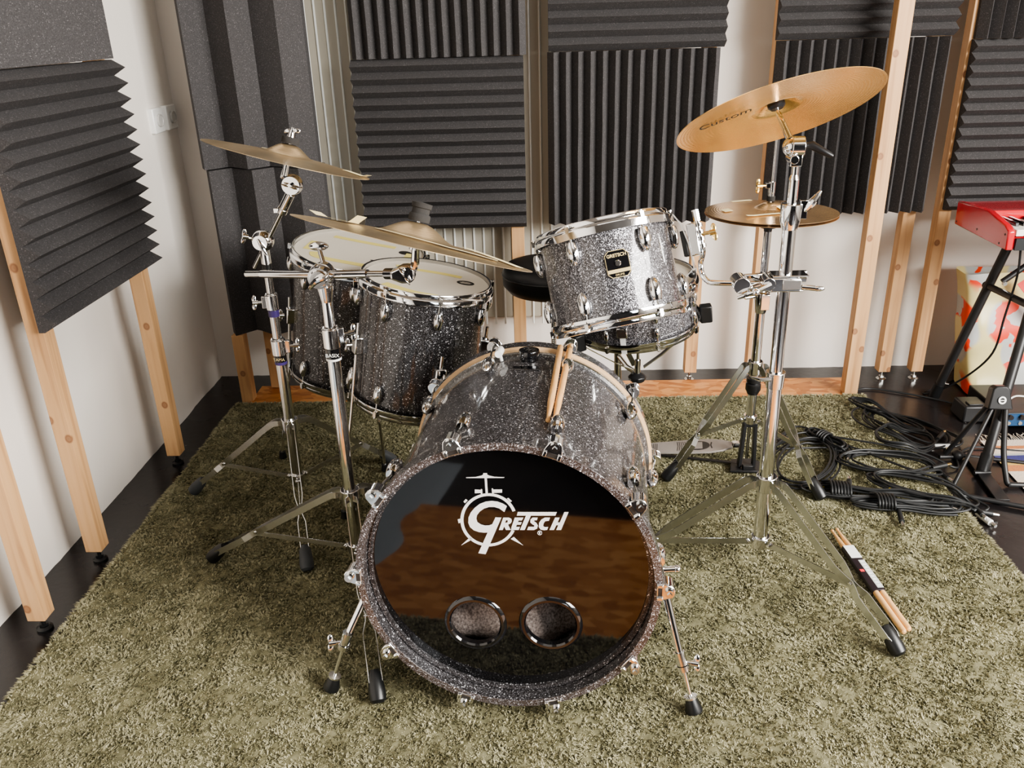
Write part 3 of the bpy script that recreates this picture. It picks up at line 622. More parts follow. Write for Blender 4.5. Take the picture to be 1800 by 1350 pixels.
# legs and brackets
def ft_leg(t, top, n, R, ang, zb, l0, l1, foot_out=.06, m=CHROME, red=False):
    a = math.radians(ang); d = V((math.sin(a), -math.cos(a), 0)); d = (d - n * d.dot(n)).normalized()
    p0 = top - n * l0 + d * (R + .012); p1 = top - n * l1 + d * (R + .012)
    foot = V((p1.x, p1.y, 0)) + V((d.x, d.y, 0)) * foot_out + V((0, 0, zb))
    elbow = p1 + (foot - p1) * .35 + d * .004
    k = MB().tube([p0, p1, elbow, foot + V((0, 0, .02))], .0048, 12, smooth=5); k.build('leg', m, t)
    r = MB().cyl(foot + V((0, 0, .022)), foot, .010, .013); rb = r.build('rubber_foot', RUBBER, t)
    if red: MB().cyl(foot + V((0, 0, .036)), foot + V((0, 0, .020)), .0095, .0095).build('red_collar', REDP, t)
    br = MB().box(top - n * (l0 + .06) + d * (R + .002), (.03, .04, .05), Matrix((n.cross(d), d, n)).transposed())
    br.build('leg_bracket', CHROME, t, bevel=.004)
    w = MB(); wing(w, top - n * (l0 + .06) + d * (R + .034), d, n); w.build('wing_nut', CHROME, t)
ft_leg(t, top, n, Rs, -60, .036, .13, .36); ft_leg(t, top, n, Rs, 100, .036, .13, .36); ft_leg(t, top, n, Rs, 25, .036, .16, .36, foot_out=.03)
T2 = drum('floor_tom', (-.548, 2.509, .712), (.153, -.061, .986), .208, .42, 8, 7, 'larger sparkle floor tom with taped white head, behind the other floor tom', wrap=SPARKD)
t, top, n, e1, e2, Rs = T2
hc = top - n * .0085; ex = -e2 if e2.x < 0 else e2; ey = -e1 if e1.y < 0 else e1
tape_on(t, hc, ex, ey, [(-.10, .105), (.0, .085), (.10, .070)], TAPE2)
tape_on(t, hc, ex, ey, [(-.135, .035), (-.142, -.045)], TAPE2, w=.042)
tape_on(t, hc, ex, ey, [(-.125, -.06), (-.10, -.10), (.06, -.125)], TAPE2, w=.024)
tape_on(t, hc, ex, ey, [(.155, .03), (.150, -.02)], TAPE2, w=.03)
oval(t, hc + ex * .135 + ey * .035, .02, .017, INK)
ft_leg(t, top, n, Rs, -68, .036, .155, .40, red=False); ft_leg(t, top, n, Rs, 30, .036, .16, .41, foot_out=.02); ft_leg(t, top, n, Rs, 175, .036, .16, .41)

# --- snare drum and its stand
ns = V((-.122, -.078, .99)).normalized(); sb = V((.282, 2.33, .508))
S = drum('snare_drum', tuple(sb + ns * .150), ns, .183, .150, 8, 12, 'sparkle snare drum half hidden behind and below the mounted tom', lugL=.030, lugr=.008, gap=.022)
t, top, n, e1, e2, Rs = S
d = (e1 * math.cos(math.radians(-18)) + e2 * math.sin(math.radians(-18)))
sd = n.cross(d)
MB().ribbon([top - n * .155 + d * (Rs - .02), top - n * .150 + d * (Rs + .006), top - n * .09 + d * (Rs + .010)], .015, .0008, sd).build('snare_strap', WHITEP, t)
MB().box(top - n * .085 + d * (Rs + .008), (.03, .014, .03), Matrix((sd, d, n)).transposed()).build('butt_plate', CHROME, t, bevel=.003)
t = thing('snare_stand', (.287, 2.33, .03), 'chrome snare basket stand with black nut under the snare drum', 'stand')
c0 = V((.287, 2.33, .358))
bot = top - n * .155
mb = MB()
for a, nm in ((88, 1), (-62, 2), (205, 3)):
    a = math.radians(a); dd = V((math.sin(a), -math.cos(a), 0)); dd = (dd - n * dd.dot(n)).normalized()
    e = bot + dd * .186 + n * .008
    MB().ribbon([c0 + V((0, 0, .02)) + dd * .018, c0 + V((0, 0, .055)) + dd * .07, bot + dd * .165 - n * .012, e], .016, .003, n.cross(dd)).build('basket_arm', CHROME, t)
    MB().box(e + dd * .012 + n * .014, (.03, .034, .052), Matrix((n.cross(dd), dd, n)).transposed()).build('rubber_grip', RUBBER, t, bevel=.004)
MB().cyl(c0 + V((0, 0, .11)), c0 - V((0, 0, .01)), .0045).cyl(c0 + V((0, 0, .045)), c0, .009).build('basket_rod', CHROME, t)
nb = MB().rev([(1e-5, -.014), (.016, -.014), (.026, -.006), (.028, .004), (.02, .012), (.01, .016), (1e-5, .016)], c0 - V((0, 0, .012)), (0, 0, 1), 8); nb.build('adjusting_nut', BLACKPL, t, bevel=.002)
MB().cyl((.236, 2.43, .42), (.245, 2.43, .06), .011).cyl((.235, 2.43, .455), (.236, 2.43, .39), .0165).build('tube', CHROME2, t)
MB().tube([(.237, 2.43, .38), (.262, 2.38, .36), tuple(c0)], .008).build('tilter_arm', CHROME2, t)
for fx, fy in ((.08, 2.27), (.29, 2.24), (.24, 2.65)):
    MB().tube([(.242, 2.43, .20), ((.242 + fx) / 2, (2.43 + fy) / 2, .15), (fx, fy, .045)], .005, smooth=4).ball((fx, fy, .042), .011).build('leg', CHROME2, t)

# --- small rack tom with suspension mount
nt_ = V((-.19, .335, .923)).normalized(); tb = V((.194, 1.923, .657))
RT = drum('rack_tom', tuple(tb + nt_ * .245), nt_, .165, .245, 6, -28, 'small sparkle tom hung at a tilt from the right cymbal stand', lugL=.054, lugr=.0150, gap=.022)
t, top, n, e1, e2, Rs = RT
# badge
a = math.radians(6); d = e1 * math.cos(a) + e2 * math.sin(a); s_ = e2 * math.cos(a) - e1 * math.sin(a)
bc = top - n * .108 + d * (Rs + .0012)
bw, bh, cc = .0255, .0290, .009
octo = [(-bw + cc, -bh), (bw - cc, -bh), (bw, -bh + cc), (bw, bh - cc), (bw - cc, bh), (-bw + cc, bh), (-bw, bh - cc), (-bw, -bh + cc)]
sx = s_ if s_.x > 0 else -s_
bd = MB().prism([(x * 1.05, y * 1.05) for x, y in octo], bc, sx, n, -.001, .0006).build('badge', GOLD, t)
MB().prism(octo, bc, sx, n, .0003, .0011).build('badge_field', BLACKG, bd)
MB().prism([(-bw, -bh + .009), (bw, -bh + .009), (bw, -bh + .017), (-bw, -bh + .017)], bc, sx, n, .0007, .0014).build('badge_bar', GOLD, bd)
text_mesh('GRETSCH', .0103, bc + n * .0185, sx, n, GOLD, bd, 'badge_lettering', off=.0016, bold=.0003)
text_mesh('DRUMS', .0062, bc - n * .0248, sx, n, GOLD, bd, 'badge_lettering', off=.0016)
MB().rev([(.0050, .001), (.0072, .003), (.0072, .0), ], bc + n * .001, d, 24).rev([(1e-5, .0012), (.0052, .0012)], bc + n * .001, d, 24).build('vent_grommet', CHROME, bd)
# suspension band (around the right and back part of the top hoop) and bracket
r2 = MB().rev([(R_ , h) for R_, h in ((.1675, -.018), (.1675, -.034), (.1695, -.034), (.1695, -.018))], top, n, 90, a0=math.radians(-42), a1=math.radians(165), close=True, ref=e1)
r2.build('suspension_band', CHROME, t)
a = math.radians(78); d = e1 * math.cos(a) + e2 * math.sin(a)
sdw = n.cross(d)
MB().ribbon([top - n * .018 + d * .172, top - n * .045 + d * .186, top - n * .10 + d * .196, top - n * .15 + d * .196, top - n * .165 + d * .175], .035, .003, sdw).build('mount_plate', CHROME, t)
MB().ball(top - n * .162 + d * .187, .009).build('rubber_isolator', RUBBER, t)
brk = MB().box(top - n * .085 + d * .207, (.040, .022, .075), Matrix((sdw, d, n)).transposed()); brk.build('bracket', CHROME, t, bevel=.003)
MB().box(top - n * .09 + d * .185, (.03, .012, .06), Matrix((sdw, d, n)).transposed()).build('bracket_gasket', RUBBER, t, bevel=.002)
kn = MB().cyl(top - n * .075 + d * .215, top - n * .078 + d * .252, .0045); wing(kn, top - n * .078 + d * .250, d, n); kn.build('thumb_screw', BRASS, t)
TOMB = top - n * .085 + d * .222
# ------------------------------------------------------------------ bass drum
BY, BT = -.09, .04
BC = V((-.073, 1.326, .350))
BN = V((math.sin(BY) * math.cos(BT), -math.cos(BY) * math.cos(BT), math.sin(BT))); BU = V((math.cos(BY), math.sin(BY), 0)); BV = BN.cross(BU)
def bd(th, d, R):
    a = math.radians(th); return BC - BN * d + (BU * math.sin(a) + BV * math.cos(a)) * R
def brad(th):
    a = math.radians(th); return BU * math.sin(a) + BV * math.cos(a)
def btan(th):
    a = math.radians(th); return BU * math.cos(a) - BV * math.sin(a)
B = thing('bass_drum', tuple(BC), 'large dark sparkle bass drum with black front head lying on its side', 'drum')
MB().rev([(.2794, .030), (.2794, .550), (.271, .550), (.271, .030)], BC, -BN, 160, close=True).build('shell', SPARKB, B)
for nm, d0 in (('front_hoop', 0.0), ('rear_hoop', .540)):
    h = MB().rev([(.2952, d0 + .0012), (.2952, d0 + .0400), (.2812, d0 + .0400), (.2812, d0 + .0012)], BC, -BN, 160).build(nm, SPARKB, B)
    m_ = sparkle('speckled_hoop_edge', base=(.085, .058, .047), bright=.7, rough=.6) if d0 == 0 else PLY
    MB().rev([(.2955, d0 + .002), (.2952, d0), (.2812, d0), (.2809, d0 + .002)], BC, -BN, 160).build('hoop_edge', m_, h)
MB().rev([(.2795, .545), (.2795, .520), (.287, .518), (.288, .522), (.288, .545)], BC, -BN, 160).build('head_hoop', STEEL, B)
# black head with two ports
from mathutils.geometry import delaunay_2d_cdt
PORTS = [(-.0702, -.1244), (.0818, -.1165)]
pts = [V((.2812 * math.cos(2 * PI * i / 128), .2812 * math.sin(2 * PI * i / 128))) for i in range(128)]
edges = [(i, (i + 1) % 128) for i in range(128)]
for px, py in PORTS:
    b0 = len(pts); pts += [V((px + .053 * math.cos(2 * PI * i / 48), py + .053 * math.sin(2 * PI * i / 48))) for i in range(48)]; edges += [(b0 + i, b0 + (i + 1) % 48) for i in range(48)]
vv, ee, ff, *_ = delaunay_2d_cdt(pts, edges, [], 1, 1e-5)
HC = BC - BN * .038
keep = []
for f in ff:
    c = sum((vv[i] for i in f), V((0, 0))) / len(f)
    if all((c - V(p)).length > .0525 for p in PORTS): keep.append(f)
hd = MB(); hd.add([HC + BU * p.x + BV * p.y for p in vv], keep)
HEADB = plain('black_film_head', (.004, .004, .0045), .045, spec=.75)
hob = hd.build('front_head', HEADB, B, flat=True)
for px, py in PORTS:
    MB().rev([(.0505, -.012), (.0502, .001), (.053, .0045), (.058, .0048), (.0625, .002), (.064, .0)], HC + BU * px + BV * py, BN, 64).build('port_ring', BLACKG, B)
exec('LG = MB()')
def logo(name, k, m, h, parent):
    p = [(x / 1000, y / 1000) for x, y in LOGO[k]]
    p2 = [V(q) for q in p]; n_ = len(p2)
    vv, ee, ff, *_ = delaunay_2d_cdt(p2, [(i, (i + 1) % n_) for i in range(n_)], [list(range(n_))], 1, 1e-6)
    return [HC + BU * q.x + BV * q.y + BN * h for q in vv], ff
for nm, ks in (('kit_emblem', ('cymbal', 'stem', 'tl', 'tr', 'ring', 'lug1', 'lug2', 'lug3', 'legl', 'legr')), ('name_lettering', ('G', 'R', 'E', 'T', 'S', 'C', 'H', 'reg', 'regR'))):
    mb = MB()
    for k in ks:
        a_, f_ = logo(nm, k, WHITE, .0008 if nm == 'kit_emblem' else .0011, B); mb.add(a_, [tuple(q) for q in f_])
    mb.build(nm, WHITE, hob, flat=True)
a_, f_ = logo('x', 'Rhole', WHITE, .0015, B); MB().add(a_, [tuple(q) for q in f_]).build('letter_counter', BLACKG, hob, flat=True)
# claws, rods, lugs
for rear in (0, 1):
    for i in range(10):
        th = 18 + 36 * i; rd, tn = brad(th), btan(th)
        s_ = -1 if rear else 1
        def q(d, R, t=0): return BC - BN * (d if not rear else .580 - d) + rd * R + tn * t
        inn = BN * (-s_)
        mb = MB()
        o = q(-.0045, 0)
        poly = [(-.0175, .284), (.0175, .284), (.0175, .297), (.0155, .304), (.0115, .314), (.005, .319), (-.005, .319), (-.0115, .314), (-.0155, .304), (-.0175, .297)]
        # frame so that extrusion runs inwards from the front face
        e1_, e2_ = (tn, rd) if tn.cross(rd).dot(inn) > 0 else (-tn, rd)
        mb.prism([(x, y) for x, y in poly if True], o, e1_, e2_, 0, .0045)
        mb.prism([(-.0155, .2965), (.0155, .2965), (.0155, .303), (.011, .313), (.004, .318), (-.004, .318), (-.011, .313), (-.0155, .303)], o, e1_, e2_, .004, .034)
        mb.prism([(-.0175, .2845), (-.010, .2845), (-.010, .2965), (-.0175, .2965)], o, e1_, e2_, -.004, .001).prism([(.010, .2845), (.0175, .2845), (.0175, .2965), (.010, .2965)], o, e1_, e2_, -.004, .001)
        cl = mb.build('claw', CHROME, B, bevel=.0015)
        mb = MB().cyl(q(-.011, .308), q(-.003, .308), .0085, .0075).cyl(q(-.014, .308), q(-.010, .308), .0045, seg=4)
        mb.build('key_screw', CHROME2, cl)
        MB().prism([(-.0085, .2865), (.0085, .2865), (.0085, .2945), (-.0085, .2945)], o, e1_, e2_, -.0006, .0).build('claw_slot', INK, cl)
        MB().cyl(q(.02, .303), q(.112, .293), .003, seg=10).build('tension_rod', CHROME2, B)
        base = q(.098, .2935); lg = lug_rev(base, inn, rd, .068, .0155); lg.cyl(base + inn * .022 - rd * .016, base + inn * .022, .010)
        lg.build('lug', CHROME, B, ang=50)
# spurs
for sd_, a, clp, ft in ((-1, bd(-106, .105, .288), V((-.420, 1.400, .150)), V((-.461, 1.388, .034))), (1, bd(103, .105, .292), V((.276, 1.352, .135)), V((.302, 1.320, .034)))):
    out = brad(-106 if sd_ < 0 else 103)
    MB().box(a, (.05, .035, .025), Matrix((BN.cross(out), BN, out)).transposed()).cyl(a - out * .0, a + out * .03, .013).build('spur_bracket', CHROME, B, bevel=.004)
    a2 = a + out * .024
    sp = MB().cyl(a2, clp, .0085).build('spur', CHROME, B)
    MB().cyl(clp, ft + (clp - ft) * .15, .0045).build('spur_rod', CHROME, sp)
    dr = (ft - clp).normalized()
    MB().cyl(clp - dr * .022, clp + dr * .006, .0115).cyl(clp + dr * .007, clp + dr * .018, .0135).build('memory_collar', CHROME2, sp)
    k = MB(); kd = V((sd_, -.25, 0)).normalized(); k.cyl(clp, clp + kd * .026, .004); wing(k, clp + kd * .026, kd, (0, .3, 1)); k.build('wing_screw', CHROME, sp)
    MB().rev([(1e-5, 0), (.0175, 0), (.0175, .006), (.011, .030), (1e-5, .030)], ft, (clp - ft), 24).build('rubber_foot', RUBBER, sp)
    MB().rev([(.004, .030), (.0135, .030), (.0135, .034), (.004, .035)], ft, (clp - ft), 24, close=True).build('washer', STEEL, sp)
MB().cyl(bd(97, .125, .30), bd(97, .125, .300) + V((.034, 0, .002)), .007).ball(bd(97, .125, .300) + V((.034, 0, .002)), .0085).build('spur_lock_knob', CHROME, B)
# mount plate on the top of the shell
MB().prism([(-.032, -.011), (.032, -.011), (.032, .011), (-.032, .011)], bd(0, .435, .2797), BU, -BN, -.0008, .0012).build('cover_plate', DARKCH, B, bevel=.0006)
# felt padding seen through the ports
FLEECE = plain('brown_grey_fleece', (.3, .24, .22), .95, bump=(160, .8, .003))
_nt = FLEECE.node_tree; _n = N(_nt, 'ShaderNodeTexNoise'); _n.inputs['Scale'].default_value = 230; _n.inputs['Detail'].default_value = 3
_r = ramp(_nt, [(.3, (.12, .09, .08)), (.7, (.50, .42, .38))]); L(_nt, N(_nt, 'ShaderNodeTexCoord').outputs['Object'], _n.inputs['Vector']); L(_nt, _n.outputs['Fac'], _r.inputs[0]); L(_nt, _r.outputs[0], _nt.nodes['Principled BSDF'].inputs['Base Color'])
def pad():
    mb = MB(); c = BC - BN * .21 - BV * .175 - BU * .03; vs = []; seg, rings = 48, 24
    for j in range(rings + 1):
        t = PI * j / rings
        for i in range(seg):
            a = 2 * PI * i / seg; p = V((math.sin(t) * math.cos(a), math.sin(t) * math.sin(a), math.cos(t)))
            r = 1 + .16 * mnoise.noise(p * 1.8 + V((2, 0, 0)))
            vs.append(c + BU * p.x * .20 * r + BV * p.z * .095 * r - BN * p.y * .13 * r)
    fs = [(j * seg + i, (j + 1) * seg + i, (j + 1) * seg + (i + 1) % seg, j * seg + (i + 1) % seg) for j in range(rings) for i in range(seg)]
    mb.add(vs, fs); t = mb.build('damping_pillow', FLEECE, B)
pad()
# drumsticks lying on top
def stick(a, b, label, group=None):
    """a = tip end, b = butt end"""
    a, b = V(a), V(b); L_ = (b - a).length
    pr = [(1e-5, 0), (.0028, .0008), (.0046, .0045), (.0045, .008), (.0030, .0115), (.0034, .016), (.0070, .085), (.0072, .2), (.0072, L_ - .006), (.0058, L_ - .002), (.003, L_), (1e-5, L_)]
    mb = MB().rev(pr, a, b - a, 20); c = (a + b) / 2; mb.v = [tuple(V(p) - c) for p in mb.v]
    o = mb.build('drumstick', STICK); o.location = c; tag(o, label, 'drumstick', group); return o
stick(bd(14.2, .140, .2875), bd(13.4, .548, .3030), 'drumstick on the bass drum, the left of the two lying side by side')
stick(bd(16.8, .138, .2875), bd(17.7, .545, .3030), 'drumstick on the bass drum, the right of the two with faint print')
# black puck and white sleeve
c = bd(0, .495, .2794); up = brad(0)
t = thing('rubber_puck', tuple(c), 'small round black cup standing on top of the bass drum near its rear hoop', 'puck')
MB().rev([(1e-5, 0), (.021, 0), (.0225, .002), (.0225, .010), (.0245, .012), (.0245, .021), (.0235, .024), (.015, .0245), (.014, .023), (1e-5, .023)], c, up, 40).build('body', BLACKG, t)
MB().prism([(-.008, -.006), (-.004, -.006), (.001, .006), (-.003, .006)], c, BU, -BN, .0243, .0249).prism([(-.001, -.006), (.003, -.006), (.008, .006), (.004, .006)], c, BU, -BN, .0243, .0249).build('printed_mark', STEEL, t)
c = bd(-13.5, .505, .303)
t = thing('plastic_sleeve', tuple(c), 'small white plastic sleeve by the rear left lug on top of the bass drum', 'sleeve')
MB().rev([(.0045, 0), (.0095, 0), (.0105, .004), (.0092, .028), (.0085, .034), (1e-5, .034)], c - BN * .012, BN, 24).build('body', WHITEP, t)
MB().tube([bd(-13.5, .52, .303), bd(-16, .545, .300)], .003).build('rod', CHROME2, t)
MB().cyl(bd(-13.5, .500, .2805), bd(-13.5, .500, .296), .004).build('stem', WHITEP, t)
# ------------------------------------------------------------------ cymbals
def cymbal(name, c, n, R, mat, label, bell=.062, bellh=.020, bow=.016, strips=(), twist=0, th=.0011):
    n = V(n).normalized(); e1 = (V((1, 0, 0)) - n * n.x).normalized(); e2 = n.cross(e1); c = V(c) + n * (bellh + bow)   # c was the centre of the rim circle
    # top = flat bow rising to the bell, h = 0 at the centre hole underside
    H = bellh + bow
    pr = [(.006, 0)]
    for k in range(1, 15):
        f = k / 14; g = .5 - .5 * math.cos(PI * f ** 1.15)
        pr.append((.006 + (bell - .006) * f, -bellh * (.12 * f * f + .88 * g)))
    for k in range(1, 15):
        f = k / 14; pr.append((bell + (R - bell) * f, -bellh - bow * (f ** 1.35)))
    top = pr; bot = [(r, h - th) for r, h in pr][::-1]
    t = MB().rev([(r, h) for r, h in top + bot], (0, 0, 0), n, 128, close=True)
    o = t.build(name, mat, ang=60); o.location = c; o['_o'] = list(c); tag(o, label, 'cymbal')
    def hgt(r):
        r = min(r, R)
        for (r0, h0), (r1, h1) in zip(pr, pr[1:]):
            if r0 <= r <= r1: return h0 + (h1 - h0) * (r - r0) / (r1 - r0)
        return pr[-1][1]
    for s in strips:
        P = []
        pp = s['p']
        for i in range(len(pp) - 1):
            for j in range(6):
                f = j / 6; P.append([pp[i][k] * (1 - f) + pp[i + 1][k] * f for k in range(3)])
        P.append(pp[-1])
        Q = [c + e1 * x + e2 * y + n * (hgt(math.hypot(x, y)) + .0018 + l) for x, y, l in P]
        sd = []
        for i in range(len(Q)):
            T = (Q[min(i + 1, len(Q) - 1)] - Q[max(0, i - 1)]).normalized(); sd.append(n.cross(T).normalized())
        MB().ribbon(Q, s.get('w', .022), .0004, sd).build('tape', TAPE, o)
    return o, c, n, e1, e2
c1 = cymbal('crash_cymbal', (-.605, 2.067, 1.045), (.261, .151, .953), .1995, BRZ_OLD, 'thin aged crash cymbal on the left stand, taped, the highest one on the left', bell=.062, bow=.010, bellh=.026,
    strips=[dict(p=[(.135, .03, 0), (.185, .015, .001), (.198, .012, .008)], w=.03), dict(p=[(-.10, .11, 0), (-.03, .13, .001), (-.02, .135, .006)], w=.016)])
c2 = cymbal('crash_cymbal', (-.2475, 1.632, .940), (.252, .235, .938), .2413, BRZ_OLD, 'wide aged cymbal with curling tape strips, low over the white floor tom heads', bell=.080, bow=.012, bellh=.029,
    strips=[dict(p=[(-.213, .035, .010), (-.190, .008, .002), (-.150, -.035, .001), (-.110, -.070, .001), (-.094, -.080, .016)], w=.026),
            dict(p=[(-.06, -.085, .001), (.0, -.11, .001), (.08, -.12, .001), (.17, -.085, .001)], w=.020),
            dict(p=[(.10, .02, .001), (.16, -.03, .001), (.215, -.07, .001)], w=.024)])
ride = cymbal('ride_cymbal', (.508, 1.871, 1.142), (-.196, .417, .887), .2159, BRZ_NEW, 'large golden cymbal on the right stand showing its shiny underside', bell=.055, bow=.012, bellh=.020)
hht = cymbal('hi_hat_cymbal', (.637, 2.327, .837), (.003, .022, .999), .1778, BRZ_HH, 'upper hi-hat cymbal with tape pieces, on the hi-hat stand', bell=.050, bow=.010, bellh=.016,
    strips=[dict(p=[(-.135, -.015, .001), (-.112, -.010, .001)], w=.032), dict(p=[(-.09, -.10, .004), (-.07, -.095, .001), (.0, -.085, .001), (.045, -.08, .001)], w=.012),
            dict(p=[(-.08, .13, .001), (-.02, .15, .001)], w=.014), dict(p=[(.01, -.03, .001), (.055, -.075, .001)], w=.02)])
hhb = cymbal('hi_hat_cymbal', (.637, 2.327, .830), (0, -.01, -1), .1778, BRZ_HH, 'lower hi-hat cymbal facing down under the taped one', bell=.050, bow=.010, bellh=.016)
# maker's script on the underside of the big golden cymbal
o, c, n, e1, e2 = ride
dd = -e1 * .138 - e2 * .022
text_mesh('A Custom', .036, c + dd - n * .0285, (e1 * .85 - e2 * .52), (e1 * -.52 - e2 * .85), INK, o, 'script_mark', shear=.35)
# ------------------------------------------------------------------ stands
def tripod(t, base, zc, zh, feet, rt, w=.016, gap=.0085, m=STEEL, rub=RUBBER, zf=.034, collar_r=None, kick=.045):
    """collar at zc, hub at zh; each leg two parallel strips pinched at both ends and half way, a brace to the hub"""
    bx, by = base; cr = collar_r or rt + .008
    MB().cyl((bx, by, zc - .022), (bx, by, zc + .018), cr).build('collar', CHROME, t, bevel=.002)
    MB().cyl((bx, by, zh - .012), (bx, by, zh + .014), cr - .002).build('hub', CHROME, t, bevel=.002)
    for fx, fy in feet:
        F = V((fx, fy, zf + .012)); d = V((fx - bx, fy - by, 0)); Rr = d.length; d.normalize(); s = V((-d.y, d.x, 0))
        O = V((bx, by, 0))
        K = O + d * (cr + kick) + V((0, 0, zc - .012)); E_ = F - d * .020 + V((0, 0, .022))
        P = [O + d * (cr - .004) + V((0, 0, zc + .002)), O + d * (cr + kick * .4) + V((0, 0, zc + .002)), K, K.lerp(E_, .3), K.lerp(E_, .6), K.lerp(E_, .8), E_, F - d * .004 + V((0, 0, .004))]
        Q = spline(P, 6); n_ = len(Q)
        for sg in (-1, 1):
            PP = []
            for i, q in enumerate(Q):
                f = i / (n_ - 1)
                k = min(1, f / .10) * min(1, abs(f - .60) / .07) * min(1, (1 - f) / .14)
                PP.append(q + s * sg * (.0018 + gap * k))
            mm = MB().ribbon(PP, w, .0018, [s.cross((PP[min(i + 1, n_ - 1)] - PP[max(0, i - 1)])).normalized() for i in range(n_)])
            if sg < 0: lg = mm
            else: lg.add(mm.v, mm.f)
        lg = lg.build('leg', m, t, flat=True)
        mid = Q[int(.60 * (n_ - 1))]
        MB().cyl(mid - s * .007, mid + s * .007, .004).build('rivet', CHROME, lg)
        hb = O + d * (cr + .006) + V((0, 0, zh))
        br = MB().ribbon([O + d * (cr - .006) + V((0, 0, zh)), hb, mid + V((0, 0, -.004))], w * .8, .002, s.cross(d) if False else V((0, 0, 1))); br.build('brace', m, t, flat=True)
        MB().cyl(hb - s * .008, hb + s * .008, .0045).build('rivet', CHROME, t)
        # rubber foot along the leg direction
        dr = (F - (Q[-8])).normalized()
        ft = MB().rev([(1e-5, -.006), (.0095, -.006), (.0150, .006), (.0185, .040), (.0175, .056), (.011, .062), (1e-5, .062)], F - dr * .046 - V((0, 0, -.002)), dr, 20); ft.build('rubber_foot', rub, lg)
def tcl(t, x, y, z0, z1, r, wd=(1, 0, 0), wp=None, name='clamp'):
    """height clamp with a wing screw pointing along wd"""
    o = MB().cyl((x, y, z0), (x, y, z1), r, r * 1.02, seg=32).rev([(r * .6, z1 - z0 - .001), (r * .98, z1 - z0 + .001), (r * .9, z1 - z0 + .003)], (x, y, z0), (0, 0, 1), 32)
    w = V(wd).normalized(); c = V((x, y, (z0 + z1) / 2))
    o.box(c + w * (r + .003), (.014, .012, (z1 - z0) * .8), Matrix((w, V((0, 0, 1)).cross(w), V((0, 0, 1)))).transposed())
    p = o.build(name, CHROME, t, bevel=.0015)
    k = MB().cyl(c + w * r, c + w * (r + .026), .004); wing(k, c + w * (r + .026), w, V((0, .2, 1))); k.build('wing_screw', CHROME, p)
    return p
def cymtop(t, c, n, down=.06, upl=.035, felt=FELT, nut=True, under=True):
    c, n = V(c), V(n).normalized()
    MB().cyl(c - n * down, c + n * upl, .0038).build('cymbal_rod', CHROME, t)
    MB().cyl(c - n * down, c - n * .018, .0075, .006).build('sleeve', CHROME, t)
    if under: MB().cyl(c - n * .016, c - n * .004, .0175, .0185).build('lower_felt', felt, t)
    MB().rev([(1e-5, 0), (.021, 0), (.0215, .003), (.0215, .012), (.020, .015), (1e-5, .015)], c + n * .002, n, 28).build('upper_felt', felt, t)
    if nut:
        k = MB().cyl(c + n * .017, c + n * .028, .010, .008); wing(k, c + n * .026, n, V((1, 0, 0))); k.build('wing_nut', CHROME, t)

# --- left rear stand
bx, by = -.717, 2.138
t = thing('cymbal_stand', (bx, by, .03), 'left rear boom cymbal stand holding the highest left cymbal', 'cymbal stand')
MB().cyl((bx, by, .10), (bx, by, .51), .0150, seg=32).build('lower_tube', CHROME2, t)
MB().cyl((bx, by, .51), (bx, by, .66), .0125, seg=32).build('middle_tube', CHROME2, t)
MB().cyl((bx, by, .66), (bx, by, .785), .0105, seg=32).build('upper_tube', CHROME2, t)
tcl(t, bx, by, .513, .557, .0195, (.9, .2, 0)); tcl(t, bx, by, .643, .685, .0165, (-1, -.1, 0))
b1 = MB().cyl((bx, by, .494), (bx, by, .512), .0172, seg=32).build('name_band', BLACKG, t); text_mesh('TAMA', .012, (bx + .001, by - .0173, .5035), (1, 0, 0), (0, 0, 1), GOLD, b1, 'band_lettering', off=.0004)
MB().cyl((bx, by, .486), (bx, by, .494), .0168, seg=32).build('band_ring', PURP, t)
MB().cyl((bx, by, .624), (bx, by, .642), .0145, seg=32).build('name_band', PURP, t)
MB().cyl((bx, by, .755), (bx, by, .768), .0125).build('rubber_ring', RUBBER, t)
tripod(t, (bx, by), .300, .128, [(-1.064, 2.212), (-.619, 1.815), (-.490, 2.39)], .015, rub=plain('grey_rubber', (.05, .055, .06), .6), m=STEEL)
bl = V((bx, by, .831))
MB().cyl((bx, by, .770), bl, .013, .012).ball(bl, .0285).cyl(bl - V((0, .030, 0)), bl + V((0, .02, 0)), .019).build('tilter', CHROME, t)
k = MB(); k.cyl(bl, bl + V((-.030, -.02, .012)), .004); wing(k, bl + V((-.036, -.022, .016)), V((-1, -.5, .3)), V((.3, 0, 1))); k.build('wing_screw', CHROME, t)
k = MB(); k.tube([bl + V((-.004, -.030, .010)), bl + V((.008, -.036, -.012)), bl + V((.016, -.036, -.030))], [.003, .006, .003]); k.build('lever', CHROME, t)
a = V((-.755, 2.150, .756)); b = V((-.612, 2.10, .966))
MB().cyl(a, b, .0058).build('boom_arm', CHROME2, t)
dr = (b - a).normalized(); sc_ = b - dr * .012
MB().cyl(sc_ - dr * .052, sc_, .0120).cyl(sc_ - dr * .060, sc_ - dr * .046, .0135).box(sc_ - dr * .052 + V((-.014, -.004, 0)), (.014, .012, .012)).build('arm_socket', CHROME, t, bevel=.001)
tl = V((-.605, 2.085, .982))
MB().ball(tl, .0255, (1, .75, 1)).cyl(tl - V((0, .022, 0)), tl + V((0, .014, 0)), .022).build('tilter_disc', CHROME, t)
k = MB().cyl(tl - V((0, .030, 0)), tl - V((0, .018, 0)), .004); wing(k, tl - V((0, .028, 0)), (0, -1, 0), (1, 0, -.35)); k.build('wing_screw', CHROME, t)
n1 = V((.261, .151, .953)).normalized(); cc1 = V((-.605, 2.067, 1.045)) + n1 * .036
MB().tube([tl + V((-.006, 0, .012)), tl + V((-.020, -.004, .020)), cc1 - n1 * .060], .0075).build('neck', CHROME, t)
